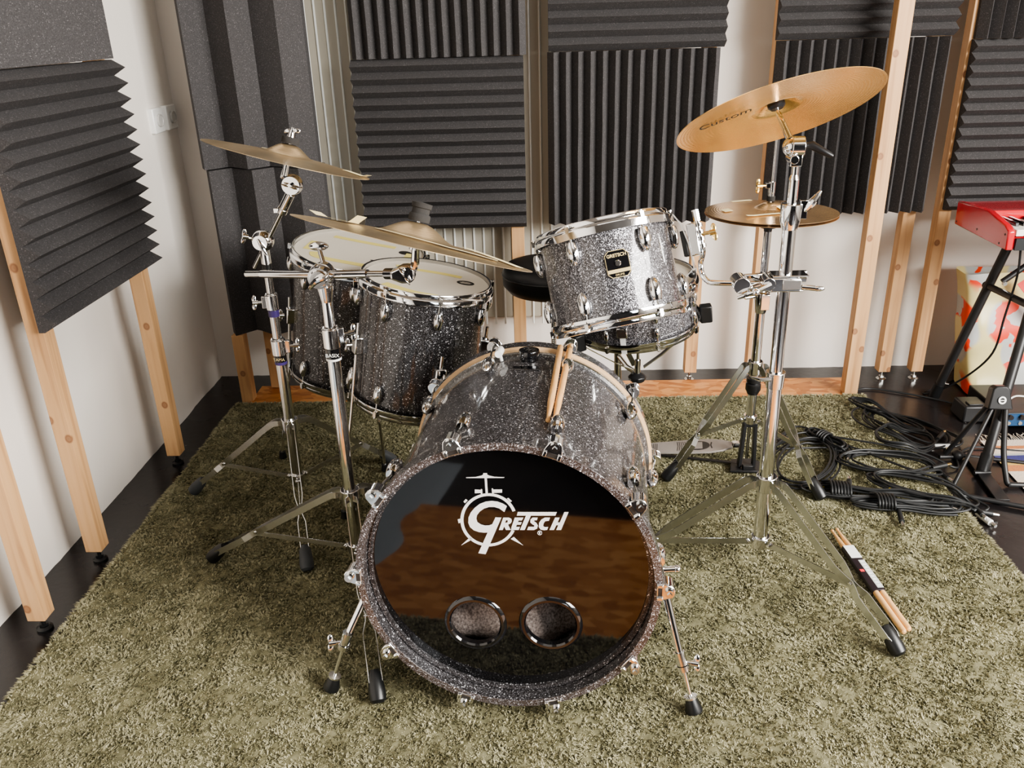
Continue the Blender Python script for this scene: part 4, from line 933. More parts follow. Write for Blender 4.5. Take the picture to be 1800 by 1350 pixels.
cymtop(t, cc1, n1, down=.075, upl=.04)

# --- left front stand
bx, by = -.470, 1.766
t = thing('cymbal_stand', (bx, by, .03), 'left front boom cymbal stand beside the bass drum', 'cymbal stand')
MB().cyl((bx, by, .11), (bx, by, .655), .0150, seg=32).build('lower_tube', CHROME, t)
MB().cyl((bx, by, .655), (bx, by, .785), .0118, seg=32).build('upper_tube', CHROME, t)
tcl(t, bx, by, .672, .718, .0190, (1, .3, .15))
b1 = MB().cyl((bx, by, .648), (bx, by, .671), .0172, seg=32).build('name_band', BLACKG, t); text_mesh('BASIX', .012, (bx + .002, by - .0174, .658), (1, 0, 0), (0, 0, 1), WHITEP, b1, 'band_lettering', off=.0004)
MB().cyl((bx, by, .643), (bx, by, .648), .0175, seg=32).build('band_ring', WHITEP, t)
tripod(t, (bx, by), .286, .135, [(-.880, 1.858), (-.353, 1.352), (-.19, 2.06)], .015, m=STEEL, gap=.012)
MB().rev([(.012, 0), (.0135, .006), (.0185, .036), (1e-5, .036)], (bx, by, .780), (0, 0, 1), 28).build('neck_cone', CHROME, t)
bl = V((bx - .004, by - .004, .842))
MB().cyl((bx, by, .812), bl, .015).ball(bl, .027).cyl(bl - V((0, .030, 0)), bl + V((0, .026, 0)), .0235).build('tilter', CHROME, t)
k = MB().cyl(bl - V((0, .036, 0)), bl - V((0, .028, 0)), .017, .02); k.tube([bl + V((-.018, -.040, -.018)), bl + V((0, -.046, 0)), bl + V((.018, -.046, .006)), bl + V((.026, -.044, .014))], [.004, .007, .006, .002], smooth=3); k.build('lever', CHROME, t)
k = MB().cyl(bl + V((.002, .02, .02)), bl + V((-.006, .03, .048)), .005); k.ball(bl + V((-.007, .031, .056)), 1, (.022, .008, .010)); k.build('wing_screw', CHROME, t)
a = V((-.683, 1.887, .812)); b = V((-.300, 1.668, .868))
dr = (b - a).normalized()
MB().cyl(a, b, .0062).cyl(a, a + dr * .05, .0078).build('boom_rod', CHROME2, t)
MB().cyl(a + dr * .05, bl - dr * .01, .0088).cyl(bl, b - dr * .07, .0095).build('boom_arm', CHROME, t)
MB().cyl(b - dr * .020, b + dr * .006, .0115).build('collar', DARKCH, t)
tl = V((-.270, 1.649, .874))
MB().prism([(-.032, -.010), (-.010, -.019), (.008, -.019), (.018, -.010), (.018, .010), (.008, .019), (-.006, .018), (-.032, .006)], tl + V((0, .012, 0)), (1, 0, 0), (0, 0, 1), -.0, .024).build('tilter_disc', CHROME, t, bevel=.004)
k = MB().cyl(tl - V((0, .022, 0)), tl, .006); wing(k, tl - V((0, .020, 0)), (0, -1, 0), (.55, 0, -1)); k.build('wing_screw', CHROME, t)
n2 = V((.252, .235, .938)).normalized(); cc2 = V((-.2475, 1.632, .940)) + n2 * .041
MB().tube([tl + V((.012, 0, .004)), tl + V((.020, -.006, .022)), cc2 - n2 * .02], [.009, .0085, .007]).build('neck', CHROME, t)
cymtop(t, cc2, n2, down=.055, upl=.03, nut=False)
MB().rev([(1e-5, 0), (.018, 0), (.0175, .018), (.020, .019), (.0205, .028), (1e-5, .030)], cc2 + n2 * .010, n2, 28).build('felt_stack', FELT, t)

# --- right straight stand with the big golden cymbal, also carries the mounted tom
bx, by = .552, 1.828; tx = .542
def at(z): return V((bx + (tx - bx) * z / 1.04, by, z))
t = thing('cymbal_stand', (bx, by, .03), 'tall right cymbal stand with the golden cymbal and tom clamp', 'cymbal stand')
MB().cyl(at(.085), at(.535), .0175, seg=36).build('lower_tube', CHROME, t)
MB().cyl(at(.535), at(.912), .0150, seg=36).build('middle_tube', CHROME, t)
MB().cyl(at(.912), at(1.012), .0110, seg=36).cyl(at(1.012), at(1.022), .0110, .0075).cyl(at(1.022), at(1.052), .0075).build('upper_tube', CHROME, t)
p = MB().cyl((at(.55).x, by, .530), (at(.55).x, by, .570), .0200, .0225, seg=32).build('clamp', CHROME, t, bevel=.001)
MB().tube([(at(.55).x - .015, by - .012, .556), (at(.55).x - .040, by - .018, .558), (at(.55).x - .062, by - .020, .566)], [.006, .0055, .002]).build('wing_screw', CHROME, p)
p = MB().rev([(1e-5, 0), (.0165, 0), (.0215, .020), (.0230, .052), (.0225, .056), (.012, .057)], at(.905), (0, 0, 1), 36).box(at(.945) + V((.024, -.004, .004)), (.016, .014, .04)).build('clamp', CHROME, t, bevel=.001)
k = MB(); k.tube([at(.945) + V((.026, -.006, 0)), at(.96) + V((.040, -.010, .004)), at(.985) + V((.056, -.012, .004))], [.005, .009, .003], smooth=4); k.build('wing_screw', CHROME, t)
tripod(t, (bx, by), .275, .105, [(.772, 1.490), (.148, 1.765), (.69, 2.22)], .0175, w=.020, gap=.014, m=STEELD)
tl = V((.533, 1.826, 1.080))
MB().ball(tl, .022, (1, .9, 1)).cyl(tl - V((.004, 0, 0)), tl + V((.022, -.002, 0)), .0215).cyl(at(1.045), tl, .009).box(tl + V((.006, -.008, -.026)), (.024, .016, .026)).cyl(tl + V((0, -.022, -.024)), tl + V((0, .016, -.024)), .0095).build('tilter', CHROME, t, bevel=.0015)
MB().tube([tl + V((.022, -.004, .002)), tl + V((.036, -.008, .003)), tl + V((.072, -.018, -.016)), tl + V((.078, -.02, -.019))], [.006, .009, .0065, .004], 14).build('lever', BLACKPL, t)
n3 = V((-.196, .417, .887)).normalized(); cc3 = V((.508, 1.871, 1.142)) + n3 * .032
MB().cyl(tl, cc3 - n3 * .03, .0085, .006).build('neck', CHROME, t)
MB().cyl(cc3 - n3 * .05, cc3 + n3 * .03, .0035).build('cymbal_rod', CHROME, t)
MB().rev([(1e-5, 0), (.013, 0), (.0185, .006), (.0185, .014), (1e-5, .016)], cc3 - n3 * .022, n3, 28).build('lower_felt', BLACKPL, t)
MB().rev([(1e-5, 0), (.018, 0), (.018, .014), (1e-5, .014)], cc3 + n3 * .002, n3, 28).build('upper_felt', FELT, t)

# --- the clamp and L arm that carry the mounted tom
mc = at(.787)
t = thing('tom_clamp', tuple(mc), 'chrome double clamp and bent arm holding the mounted tom on the right stand', 'clamp')
MB().box(mc + V((-.004, -.024, .0)), (.064, .012, .030)).box(mc + V((.012, .020, .006)), (.085, .010, .026)).box(mc + V((.0, 0, -.015)), (.076, .048, .005)).box(mc + V((.008, 0, .017)), (.080, .044, .004)).build('jaw', CHROME, t, bevel=.002)
MB().box(mc + V((.008, -.031, .002)), (.040, .005, .022)).build('jaw_plate', STEEL, t, bevel=.001)
MB().cyl(mc + V((.03, -.03, -.004)), mc + V((.058, -.034, -.006)), .006).ball(mc + V((.066, -.035, -.007)), 1, (.014, .005, .006)).build('wing_screw', CHROME, t)
w_ = mc + V((-.085, -.012, .002))
MB().bar(mc + V((-.02, .014, .006)), w_ + V((-.004, .014, .004)), .010, .024).bar(mc + V((-.028, -.020, -.002)), w_ + V((0, -.018, -.004)), .010, .024).build('arm_plates', CHROME, t, bevel=.002)
MB().cyl(mc + V((-.042, -.034, .004)), mc + V((-.042, .022, .004)), .0145).cyl(w_ + V((-.016, 0, 0)) - V((0, .024, 0)), w_ + V((-.016, 0, 0)) + V((0, .024, 0)), .0185).build('ratchet', CHROME, t, bevel=.001)
k = MB(); k.tube([mc + V((-.040, -.038, .006)), mc + V((-.078, -.050, -.008)), mc + V((-.094, -.050, -.014)), mc + V((-.112, -.046, -.022))], [.005, .0042, .0055, .0035], smooth=3).ball(mc + V((-.074, -.050, -.008)), .0085); k.build('lever', CHROME, t)
la = w_ + V((-.016, 0, 0))
arm = [la, V((.390, 1.83, .787)), V((.376, 1.84, .789)), V((.366, 1.85, .802)), V((.362, 1.855, .825)), TOMB + nt_ * -.03, TOMB + nt_ * .02, TOMB + nt_ * .062]
MB().tube(arm, .0062, 14, smooth=6).build('l_arm', CHROME, t)
for q in (-.022, -.006, .010, .026): MB().cyl(TOMB + nt_ * q, TOMB + nt_ * (q + .008), .0105, seg=12).build('memory_ring', CHROME, t)
MB().cyl(TOMB + nt_ * .040, TOMB + nt_ * .066, .0085, seg=8).build('arm_end', CHROME, t)

# --- hi-hat stand
bx, by = .633, 2.326
t = thing('hi_hat_stand', (bx, by, .03), 'chrome hi-hat stand with foot pedal behind the right cymbal stand', 'hi-hat stand')
MB().cyl((bx, by, .195), (bx, by, .560), .0140, seg=32).build('lower_tube', CHROME, t)
MB().cyl((bx, by, .560), (bx, by, .785), .0108, seg=32).build('upper_tube', CHROME, t)
MB().cyl((bx, by, .785), (bx, by, 1.085), .0032).build('pull_rod', CHROME, t)
MB().rev([(1e-5, 0), (.0105, 0), (.012, .010), (.022, .013), (.0225, .022), (.017, .024), (1e-5, .024)], (bx, by, .780), (0, 0, 1), 28).build('cymbal_seat', BLACKPL, t)
MB().rev([(1e-5, 0), (.0105, 0), (.0115, .004), (.0115, .013), (1e-5, .014)], (bx, by, .866), (0, 0, 1), 24).build('clutch_felt', FELTB, t)
p = MB().cyl((bx, by, .878), (bx, by, .890), .0085).cyl((bx, by, .888), (bx, by, .918), .0095).box((bx - .006, by, .908), (.022, .014, .014)).build('clutch', CHROME, t, bevel=.001)
k = MB().cyl((bx, by, .908), (bx - .032, by - .004, .908), .0035); wing(k, V((bx - .034, by - .005, .908)), V((-1, -.1, 0)), V((0, 0, 1))); k.build('wing_screw', BRASS, p)
o = MB().rev([(.0145, 0), (.0165, .004), (.0225, .048), (.0225, .062), (.018, .066), (.011, .066)], (bx, by, .545), (0, 0, 1), 32); o.box((bx + .004, by - .024, .585), (.024, .016, .045)); o = o.build('clamp', CHROME, t, bevel=.001)
k = MB().cyl((bx, by, .597), (bx - .05, by - .012, .594), .0045, .0055); k.build('wing_screw', CHROME, o)
MB().rev([(1e-5, 0), (.016, 0), (.020, .010), (.0225, .014), (.0225, .032), (.018, .036), (.0215, .040), (.0215, .052), (1e-5, .052)], (bx, by, .290), (0, 0, 1), 32).build('spring_adjuster', BLACKPL, t)
tripod(t, (bx, by), .378, .205, [(.381, 2.262), (.805, 2.142)], .0140, w=.017, gap=.012, m=STEELD, kick=.018)
for s in (-1, 1): MB().bar((bx + s * .016, by - .004, .188), (bx + s * .022, by - .004, .045), .011, .022, up=(0, 1, 0)).build('frame_rail', BLACKM, t, bevel=.002)
MB().box((bx, by, .190), (.045, .03, .016)).build('frame_yoke', BLACKM, t, bevel=.004)
MB().prism([(-.055, -.030), (.050, -.036), (.055, .02), (.03, .05), (-.035, .045)], (bx, by, 0), (1, 0, 0), (0, 1, 0), .036, .043).box((bx, by - .02, .050), (.030, .018, .014)).build('base_plate', BLACKM, t, bevel=.0015)
MB().cyl((bx, by, .19), (bx, by, .07), .0045).build('pull_chain', CHROME2, t)
# footboard, pointing back-left
A, Bp = V((.335, 2.425, .058)), V((.600, 2.385, .088)); d = (Bp - A).normalized(); s = V((-d.y, d.x, 0)).normalized(); nn = d.cross(s)
Lb = (Bp - A).length
out = [(0, -.030), (.04, -.036), (.15, -.044), (.20, -.045), (.24, -.036), (Lb, -.018), (Lb, .018), (.24, .036), (.20, .045), (.15, .044), (.04, .036), (0, .030)]
fb = MB().prism(out, A, d, s, -.006, .0).build('footboard', plain('cast_grey', (.36, .33, .31), .4, .3), t, bevel=.001)
MB().prism([(.165 + .036 * math.cos(a_ * PI / 16), .030 * math.sin(a_ * PI / 16)) for a_ in range(32) if abs(math.cos(a_ * PI / 16)) > .35 or True], A, d, s, .0, .0008).build('grip_oval', INK, fb)
MB().prism([(.152, -.022), (.178, -.022), (.178, .022), (.152, .022)], A, d, s, .0006, .0014).build('maker_panel', plain('cast_grey_2', (.36, .33, .31), .4, .3), fb)
g = MB()
for q in range(6): g.prism([(.098 + q * .006, -.030), (.100 + q * .006, -.030), (.103 + q * .006, 0), (.100 + q * .006, .030), (.098 + q * .006, .030), (.101 + q * .006, 0)], A, d, s, 0, .0006)
for q in range(5): g.prism([(.010 + q * .006, -.024), (.012 + q * .006, -.024), (.012 + q * .006, .024), (.010 + q * .006, .024)], A, d, s, 0, .0006)
g.prism([(.205, -.02), (.209, -.02), (.206, 0), (.209, .02), (.205, .02), (.202, 0)], A, d, s, 0, .0006)
g.build('grip_lines', INK, fb)
MB().cyl(A - V((.0, 0, .0)) - s * .03, A + s * .03, .006).bar(A + V((.0, -.0, -.012)), A - d * .055 + V((0, 0, -.018)), .07, .006).build('heel_plate', BLACKM, t, bevel=.001)
MB().bar(A + V((0, 0, -.02)), V((bx - .02, by + .02, .042)), .012, .003).build('base_strap', BLACKM, t)
MB().box(Bp + V((.012, 0, .0)), (.022, .02, .016)).build('chain_hitch', CHROME2, t, bevel=.002)
# ------------------------------------------------------------------ drum stool
sx_, sy_, sz_ = .045, 2.72, .60
t = thing('drum_stool', (sx_, sy_, .03), 'round black padded drum stool between the floor toms and the snare drum', 'stool')
MB().rev([(1e-5, -.012), (.08, -.006), (.130, -.002), (.158, -.010), (.170, -.030), (.168, -.070), (.150, -.092), (1e-5, -.096)], (sx_, sy_, sz_), (0.0, 0, 1), 64).build('seat', plain('black_leatherette', (.011, .011, .012), .42, bump=(90, .1, .001)), t, ang=50)
MB().rev([(.171, -.032), (.1725, -.035), (.171, -.038)], (sx_, sy_, sz_), (0, 0, 1), 64, close=True).build('piping', BLACKPL, t)
mb = MB().cyl((sx_, sy_, .20), (sx_, sy_, sz_ - .09), .0085)
for k in range(34): mb.rev([(.0085, 0), (.0100, .0025), (.0085, .005)], (sx_, sy_, .27 + k * .0065), (0, 0, 1), 16)
mb.build('threaded_post', CHROME2, t)
MB().cyl((sx_, sy_, .18), (sx_, sy_, .30), .014).build('sleeve', CHROME, t)
for a in (30, 150, 270):
    a = math.radians(a); d = V((math.cos(a), math.sin(a), 0)); o = V((sx_, sy_, 0))
    MB().tube([o + d * .012 + V((0, 0, .27)), o + d * .06 + V((0, 0, .25)), o + d * .20 + V((0, 0, .055))], .009, smooth=4).build('leg', CHROME2, t)
    MB().cyl(o + d * .195 + V((0, 0, .062)), o + d * .222 + V((0, 0, .036)), .012, .014).build('rubber_foot', RUBBER, t)

# ------------------------------------------------------------------ drumsticks in their sleeve beside the right stand
A = V((.780, 1.958, .047)); Bq = V((.812, 1.545, .043)); dv = (Bq - A).normalized(); sv = V((-dv.y, dv.x, 0)).normalized()
stick(A - sv * .000, Bq + V((0, 0, 0)), 'sleeved drumstick on the rug, the one against the stand leg')
stick(A + sv * .0155 + dv * -.006, Bq + sv * .0155 + dv * -.008, 'sleeved drumstick on the rug, the outer of the pair')
o_ = A + sv * .00775 + V((0, 0, 0))
t = thing('cardboard_sleeve', tuple(o_ + dv * .16), 'black and white printed cardboard sleeve around the two sticks on the rug', 'sleeve')
BLK = plain('black_card', (.020, .014, .018), .35); WHC = plain('white_card', (.82, .83, .82), .4); GRC = plain('pale_print', (.50, .54, .52), .45); REDC = plain('red_card', (.80, .05, .06), .4)
up = sv.cross(dv) if sv.cross(dv).z > 0 else dv.cross(sv)
def card(u0, u1, w0, w1, h, m, nm): # u along dv, w along sv
    e1, e2 = (dv, sv) if dv.cross(sv).z > 0 else (sv, dv)
    P = [(u0, w0), (u1, w0), (u1, w1), (u0, w1)]
    if e1 is sv: P = [(b, a) for a, b in P][::-1]
    MB().prism(P, o_, e1, e2, h - .0006, h).build(nm, m, t)
cr = MB(); P = [(-.0165, -.002), (-.0150, .0062), (-.008, .0082), (.008, .0082), (.0150, .0062), (.0165, -.002), (.0150, -.0072), (-.0150, -.0072)]
cr = cr.prism([(x, y) for x, y in P], o_ + dv * .085, -sv if (-sv).cross(up).dot(dv) > 0 else sv, up, 0, .185); cr.build('card_tube', BLK, t, bevel=.0006)
card(.086, .140, -.0135, .0145, .0090, WHC, 'white_panel'); card(.150, .262, -.001, .0125, .0090, GRC, 'text_panel'); card(.188, .197, -.014, -.004, .0090, REDC, 'red_mark')
card(.150, .262, .0128, .0142, .0090, WHC, 'white_line')
for q in range(9): card(.154 + q * .012, .160 + q * .012, .0015, .0105, .0094, WHC, 'print_line')

# ------------------------------------------------------------------ cables
def cable(pts, label, r=.0034, sm=6, plugs=((0, 'silver'), (1, 'silver')), rings=(), zoff=0):
    P = [V((x, y, z + zoff)) for x, y, z in pts]
    t = thing('audio_cable', tuple(P[0]), label, 'cable')
    MB().tube(P, r, 8, smooth=sm).build('cord', CABLE, t)
    for e, kind in plugs:
        a, b = (P[0], P[1]) if e == 0 else (P[-1], P[-2]); d = (a - b); d.z *= .3; d.normalize(); a = a + V((0, 0, .003))
        MB().cyl(a - d * .01, a + d * .042, r * 1.7, r * 2.3).build('plug_body', CABLE if kind != 'white' else WHITEP, t)
        MB().cyl(a + d * .042, a + d * .060, r * 1.3).build('plug_tip', {'silver': SILV, 'gold': BRASS, 'white': SILV}[kind], t)
    for p in rings:
        q = P[p]; d = (P[p + 1] - P[p - 1]).normalized(); MB().cyl(q - d * .006, q + d * .006, r * 1.5).build('marker_ring', YEL, t)
    return t
def hank(c, ax, a, b, turns, label, seed, z0=.040, r=.0034, wrap=None, tail=None, plugs=((0, 'silver'), (1, 'silver')), jit=.012, rings=(), bend=0):
    rr = random.Random(seed); ax = math.radians(ax); e = V((math.cos(ax), math.sin(ax), 0)); f = V((-e.y, e.x, 0)); P = []
    n = 12
    ja = [rr.uniform(-1, 1) for _ in range(turns + 1)]; jb = [rr.uniform(-1, 1) for _ in range(turns + 1)]; jc = [rr.uniform(-1, 1) for _ in range(turns + 1)]
    for k in range(turns * n):
        tt = k / n; i = int(tt); fr = tt - i; q = 2 * PI * tt
        A_ = a * (1 + .16 * (ja[i] * (1 - fr) + ja[i + 1] * fr)); B_ = b * (1 + .30 * (jb[i] * (1 - fr) + jb[i + 1] * fr)); of = jit * (jc[i] * (1 - fr) + jc[i + 1] * fr)
        sq = 1 - .45 * math.exp(-(math.cos(q) / .5) ** 2) if wrap else 1
        p = V(c) + e * (A_ * math.cos(q) + of) + f * (B_ * math.sin(q) * sq + of * .6 + bend * math.cos(q) ** 2)
        z = z0 + .0045 * (i % 4) + .004 * abs(mnoise.noise(V((p.x * 14, p.y * 14, seed)))) * 2
        if p.x > 1.195: z -= .030 * min(1, (p.x - 1.195) / .03)
        P.append((p.x, p.y, max(z, .006)))
    if wrap:
        w0, wl, wr, wn = wrap
        for k in range(int(wn * 9)):
            q = 2 * PI * k / 9; s = k / (wn * 9)
            p = V(c) + e * (w0 + wl * s) + f * (wr * math.cos(q))
            P.append((p.x, p.y, z0 + .012 + wr * .62 * math.sin(q) + .004))
    if tail: P += tail
    return cable(P, label, r, 4, plugs, rings)
hank((.955, 2.135, 0), -12, .185, .045, 7, 'black cable hank wrapped in coils behind the right stand foot', 4, wrap=(-.12, .06, .030, 7), z0=.042, rings=(17,))
hank((1.03, 2.075, 0), -10, .150, .030, 5, 'black cable hank stretched towards the rug edge, coiled at its middle', 9, wrap=(-.085, .05, .028, 6), z0=.041, tail=[(1.0, 2.07, .05), (.995, 2.045, .042)], plugs=((1, 'silver'),))
hank((.930, 2.48, 0), -62, .075, .030, 6, 'small tight black cable coil standing out behind the hanks', 2, wrap=(-.03, .04, .022, 4), z0=.043, tail=[(1.0, 2.42, .05), (1.05, 2.40, .042)], plugs=((0, 'silver'),))
hank((.82, 2.36, 0), 60, .165, .095, 5, 'loose black cable loops nearest the right cymbal stand', 21, z0=.040, tail=[(.74, 2.44, .042), (.77, 2.50, .041), (.80, 2.53, .041)], jit=.03)
hank((1.08, 2.33, 0), -8, .140, .070, 6, 'open black cable loops in the middle of the rug heap', 13, z0=.041, jit=.02, plugs=((0, 'silver'), (1, 'gold')))
hank((1.11, 2.17, 0), -28, .140, .060, 5, 'black cable loops lying over the right rug edge', 17, z0=.046, jit=.02, rings=(8,), plugs=((0, 'silver'), (1, 'silver')))
hank((1.245, 2.60, 0), -38, .155, .100, 6, 'big loose black cable coil half on the dark floor behind the heap', 31, z0=.040, jit=.03, plugs=((0, 'gold'), (1, 'white')))
hank((1.20, 2.68, 0), -48, .125, .035, 4, 'narrow black cable loops at the back right rug corner', 37, z0=.048, jit=.02, plugs=((0, 'silver'),))
hank((1.19, 2.50, 0), 20, .11, .07, 3, 'round black cable coil in the centre of the back heap', 41, z0=.050, jit=.02, plugs=((1, 'gold'),))
cable([(.80, 2.52, .040), (.87, 2.60, .041), (.95, 2.53, .041), (1.02, 2.49, .044), (1.12, 2.44, .046), (1.22, 2.40, .035), (1.30, 2.36, .008), (1.34, 2.44, .006), (1.42, 2.50, .006), (1.55, 2.47, .006), (1.72, 2.45, .006)], 'long black cable running from the heap past the folding stand', plugs=((0, 'silver'),))
cable([(1.02, 2.40, .05), (1.10, 2.30, .05), (1.17, 2.23, .048), (1.21, 2.16, .03), (1.232, 2.10, .012), (1.238, 2.08, .010)], 'black cable ending in a white plug over the rug edge', plugs=((1, 'white'),), r=.004)
cable([(1.19, 2.97, .006), (1.26, 2.985, .006), (1.38, 2.93, .006), (1.47, 2.87, .006), (1.56, 2.80, .006), (1.66, 2.84, .006), (1.80, 2.98, .006)], 'thin black cable on the floor behind the heap, running to the bag', plugs=(), r=.0038)

# ------------------------------------------------------------------ keyboard and its stand
kx, ky0, ky1, kz = 1.420, 2.555, 2.900, .652
t = thing('stage_keyboard', (kx, (ky0 + ky1) / 2, kz), 'red stage keyboard at the right edge of the photo', 'keyboard')
prof = [(ky0, kz), (ky1, kz + .004), (ky1 + .004, kz + .082), (ky0 + .145, kz + .092), (ky0 + .030, kz + .071), (ky0 + .004, kz + .058)]
MB().prism([(y, z) for y, z in prof], (kx, 0, 0), (0, 1, 0), (0, 0, 1), 0, .022).build('end_cheek', REDL, t, bevel=.004)
body = [(ky0 + .004, kz + .004), (ky1 - .002, kz + .006), (ky1, kz + .080), (ky0 + .150, kz + .090), (ky0 + .148, kz + .060), (ky0 + .006, kz + .036)]
MB().prism(body, (kx + .022, 0, 0), (0, 1, 0), (0, 0, 1), 0, 1.15).build('body', [REDL], t, bevel=.002)
MB().box((kx + .60, ky0 + .003, kz + .018), (1.15, .012, .036)).build('front_rail', plain('black_slip_panel', (.02, .022, .024), .35), t)
IV = plain('ivory_key', (.88, .87, .80), .25)
for k in range(10):
    MB().box((kx + .036 + k * .0235, ky0 + .078, kz + .052), (.0228, .148, .020)).build('white_key', IV, t, bevel=.0015)
for k in (1, 2, 4, 5, 6, 8, 9):
    MB().box((kx + .0245 + k * .0235, ky0 + .098, kz + .066), (.0115, .098, .014), taper=.92).build('black_key', BLACKG, t, bevel=.0015)
for y, z in ((ky0 + .02, kz + .045), (ky0 + .045, kz + .012), (ky0 + .19, kz + .022), (ky1 - .012, kz + .016)):
    MB().cyl((kx - .0006, y, z), (kx + .002, y, z), .0035).build('screw', BLACKPL, t)
t = thing('keyboard_stand', (1.5, 2.6, 0), 'black tubular keyboard stand with splayed legs under the red keyboard', 'stand')
A0, A1 = V((1.462, 2.905, .0)), V((1.575, 2.80, .648)); B0, B1 = V((1.366, 2.33, .0)), V((1.575, 2.60, .648))
for a, b in ((A0, A1), (B0, B1)):
    l = MB().tube([a + (b - a) * .06, b], .0155, 16).build('leg', BLACKM, t)
    MB().cyl(a + V((0, 0, 0)), a + (b - a) * .09, .020, .019).build('foot_cap', RUBBER, l)
MB().cyl(A0 + (A1 - A0) * .10, A0 + (A1 - A0) * .10 + V((.024, -.014, 0)), .004).build('foot_screw', SILV, t)
pa = A0 + (A1 - A0) * .70; pb = B0 + (B1 - B0) * .74
MB().tube([pa, pb], .0115, 14).build('cross_bar', BLACKM, t)
MB().cyl(pa - (pb - pa).normalized() * .02, pa + (pb - pa).normalized() * .012, .0135).build('bar_collar', BLACKM, t)
MB().bar((A0 + (A1 - A0) * .98), (B0 + (B1 - B0) * .98), .03, .02).build('top_rail', BLACKM, t)
MB().tube([(1.545, 2.76, .49), (1.68, 2.76, .60), (1.9, 2.76, .64)], .010, 12).build('brace', BLACKM, t)
MB().cyl((1.548, 2.745, .487), (1.548, 2.755, .487), .007).build('brace_bolt', SILV, t)
MB().bar((1.57, 2.79, .640), (2.5, 2.79, .640), .025, .02).bar((1.57, 2.61, .640), (2.5, 2.61, .640), .025, .02).build('support_rail', BLACKM, t)
for a, b in (((2.5, 2.80, .64), (2.62, 2.90, 0)), ((2.5, 2.60, .64), (2.62, 2.33, 0))): MB().tube([a, b], .0155, 16).build('leg', BLACKM, t)
cable([(1.50, 2.62, .65), (1.515, 2.63, .55), (1.52, 2.66, .40), (1.54, 2.72, .25), (1.52, 2.82, .12), (1.47, 2.90, .03), (1.44, 2.94, .006), (1.6, 3.05, .006)], 'black cable hanging down from the red keyboard to the floor', plugs=(), r=.0036)

# ------------------------------------------------------------------ shopping bag with a red and grey fish-like pattern
def bag():
    m, nt, b = newmat('printed_bag')
    tc = N(nt, 'ShaderNodeTexCoord')
    no = N(nt, 'ShaderNodeTexNoise'); no.inputs['Scale'].default_value = 2.6; L(nt, tc.outputs['Object'], no.inputs['Vector'])
    mixv = N(nt, 'ShaderNodeMix', data_type='VECTOR'); mixv.inputs[0].default_value = .22; L(nt, tc.outputs['Object'], mixv.inputs[4]); L(nt, no.outputs['Color'], mixv.inputs[5])
    v = N(nt, 'ShaderNodeTexVoronoi'); v.inputs['Scale'].default_value = 5.0; v.feature = 'F1'; L(nt, mixv.outputs[1], v.inputs['Vector'])
    ring = ramp(nt, [(.0, (0, 0, 0)), (.24, (0, 0, 0)), (.28, (1, 1, 1)), (.56, (1, 1, 1)), (.60, (0, 0, 0))]); L(nt, v.outputs['Distance'], ring.inputs[0])
    n2 = N(nt, 'ShaderNodeTexNoise'); n2.inputs['Scale'].default_value = 13; n2.inputs['Detail'].default_value = 2; L(nt, tc.outputs['Object'], n2.inputs['Vector'])
    rg = ramp(nt, [(.52, (.44, .45, .44)), (.53, (.72, .06, .025))]); L(nt, n2.outputs['Fac'], rg.inputs[0])
    mx = N(nt, 'ShaderNodeMix', data_type='RGBA'); mx.inputs[6].default_value = (.64, .56, .28, 1); L(nt, ring.outputs[0], mx.inputs[0]); L(nt, rg.outputs[0], mx.inputs[7])
    L(nt, mx.outputs[2], b.inputs['Base Color']); b.inputs['Roughness'].default_value = .35
    t = thing('shopping_bag', (1.80, 2.95, 0), 'cream shopping bag with red and grey swirls standing by the wall', 'bag')
    mb = MB(); NU, NVv = 72, 26; vs = []
    for j in range(NVv + 1):
        z = .008 + .445 * j / NVv; f = j / NVv
        for i in range(NU):
            a = 2 * PI * i / NU; ca, sa = math.cos(a), math.sin(a)
            ex = .21 + .05 * f; ey = .085 - .03 * f
            px = ex * math.copysign(abs(ca) ** .35, ca); py = ey * math.copysign(abs(sa) ** .35, sa)
            p = V((px, py, z)); w = mnoise.noise(p * 7) * .016 + mnoise.noise(p * 18) * .006
            vs.append((1.80 + px + w * (1 if abs(ca) > .7 else .3), 2.985 + py + w + .10 * f * .5, z + .004 * math.sin(a * 3)))
    fs = [(j * NU + i, j * NU + (i + 1) % NU, (j + 1) * NU + (i + 1) % NU, (j + 1) * NU + i) for j in range(NVv) for i in range(NU)]
    fs.append(tuple(range(NU))[::-1]); mb.add(vs, fs); mb.build('bag_body', m, t, ang=60)
    MB().ribbon([(1.70, 2.92, .44), (1.73, 2.90, .40), (1.80, 2.885, .30), (1.84, 2.89, .34), (1.90, 2.92, .45)], .03, .002, [(1, 0, .3)] * 5).build('red_handle', plain('red_webbing', (.75, .05, .04), .6), t)
bag()

# ------------------------------------------------------------------ folding stand, striped rug, interface
t = thing('folding_stand', (1.36, 2.3, 0), 'small black folding tube stand on the dark floor with a round white emblem', 'stand')
hx, hy, hz = 1.384, 2.36, .245
hd_ = MB().prism([(-.036, -.030), (.036, -.030), (.024, .032), (.014, .040), (-.014, .040), (-.024, .032)], (hx, hy, hz), (1, -.08, 0), (0, .25, 1), -.018, .018); hd_.build('head_block', BLACKPL, t, bevel=.004)
MB().rev([(.0072, 0), (.0118, 0), (.0118, .0012), (.0072, .0012)], (hx, hy - .020, hz + .004), (0, -1, .25), 32, close=True).box((hx, hy - .021, hz + .004), (.016, .0008, .003)).build('emblem', WHITEP, t)
MB().tube([(hx - .022, hy, hz - .01), (1.295, 2.43, .02)], .0075, 12).build('leg', BLACKM, t)
MB().tube([(hx - .012, hy - .005, hz - .015), (1.238, 2.245, .006)], .006, 12).build('leg', BLACKM, t)
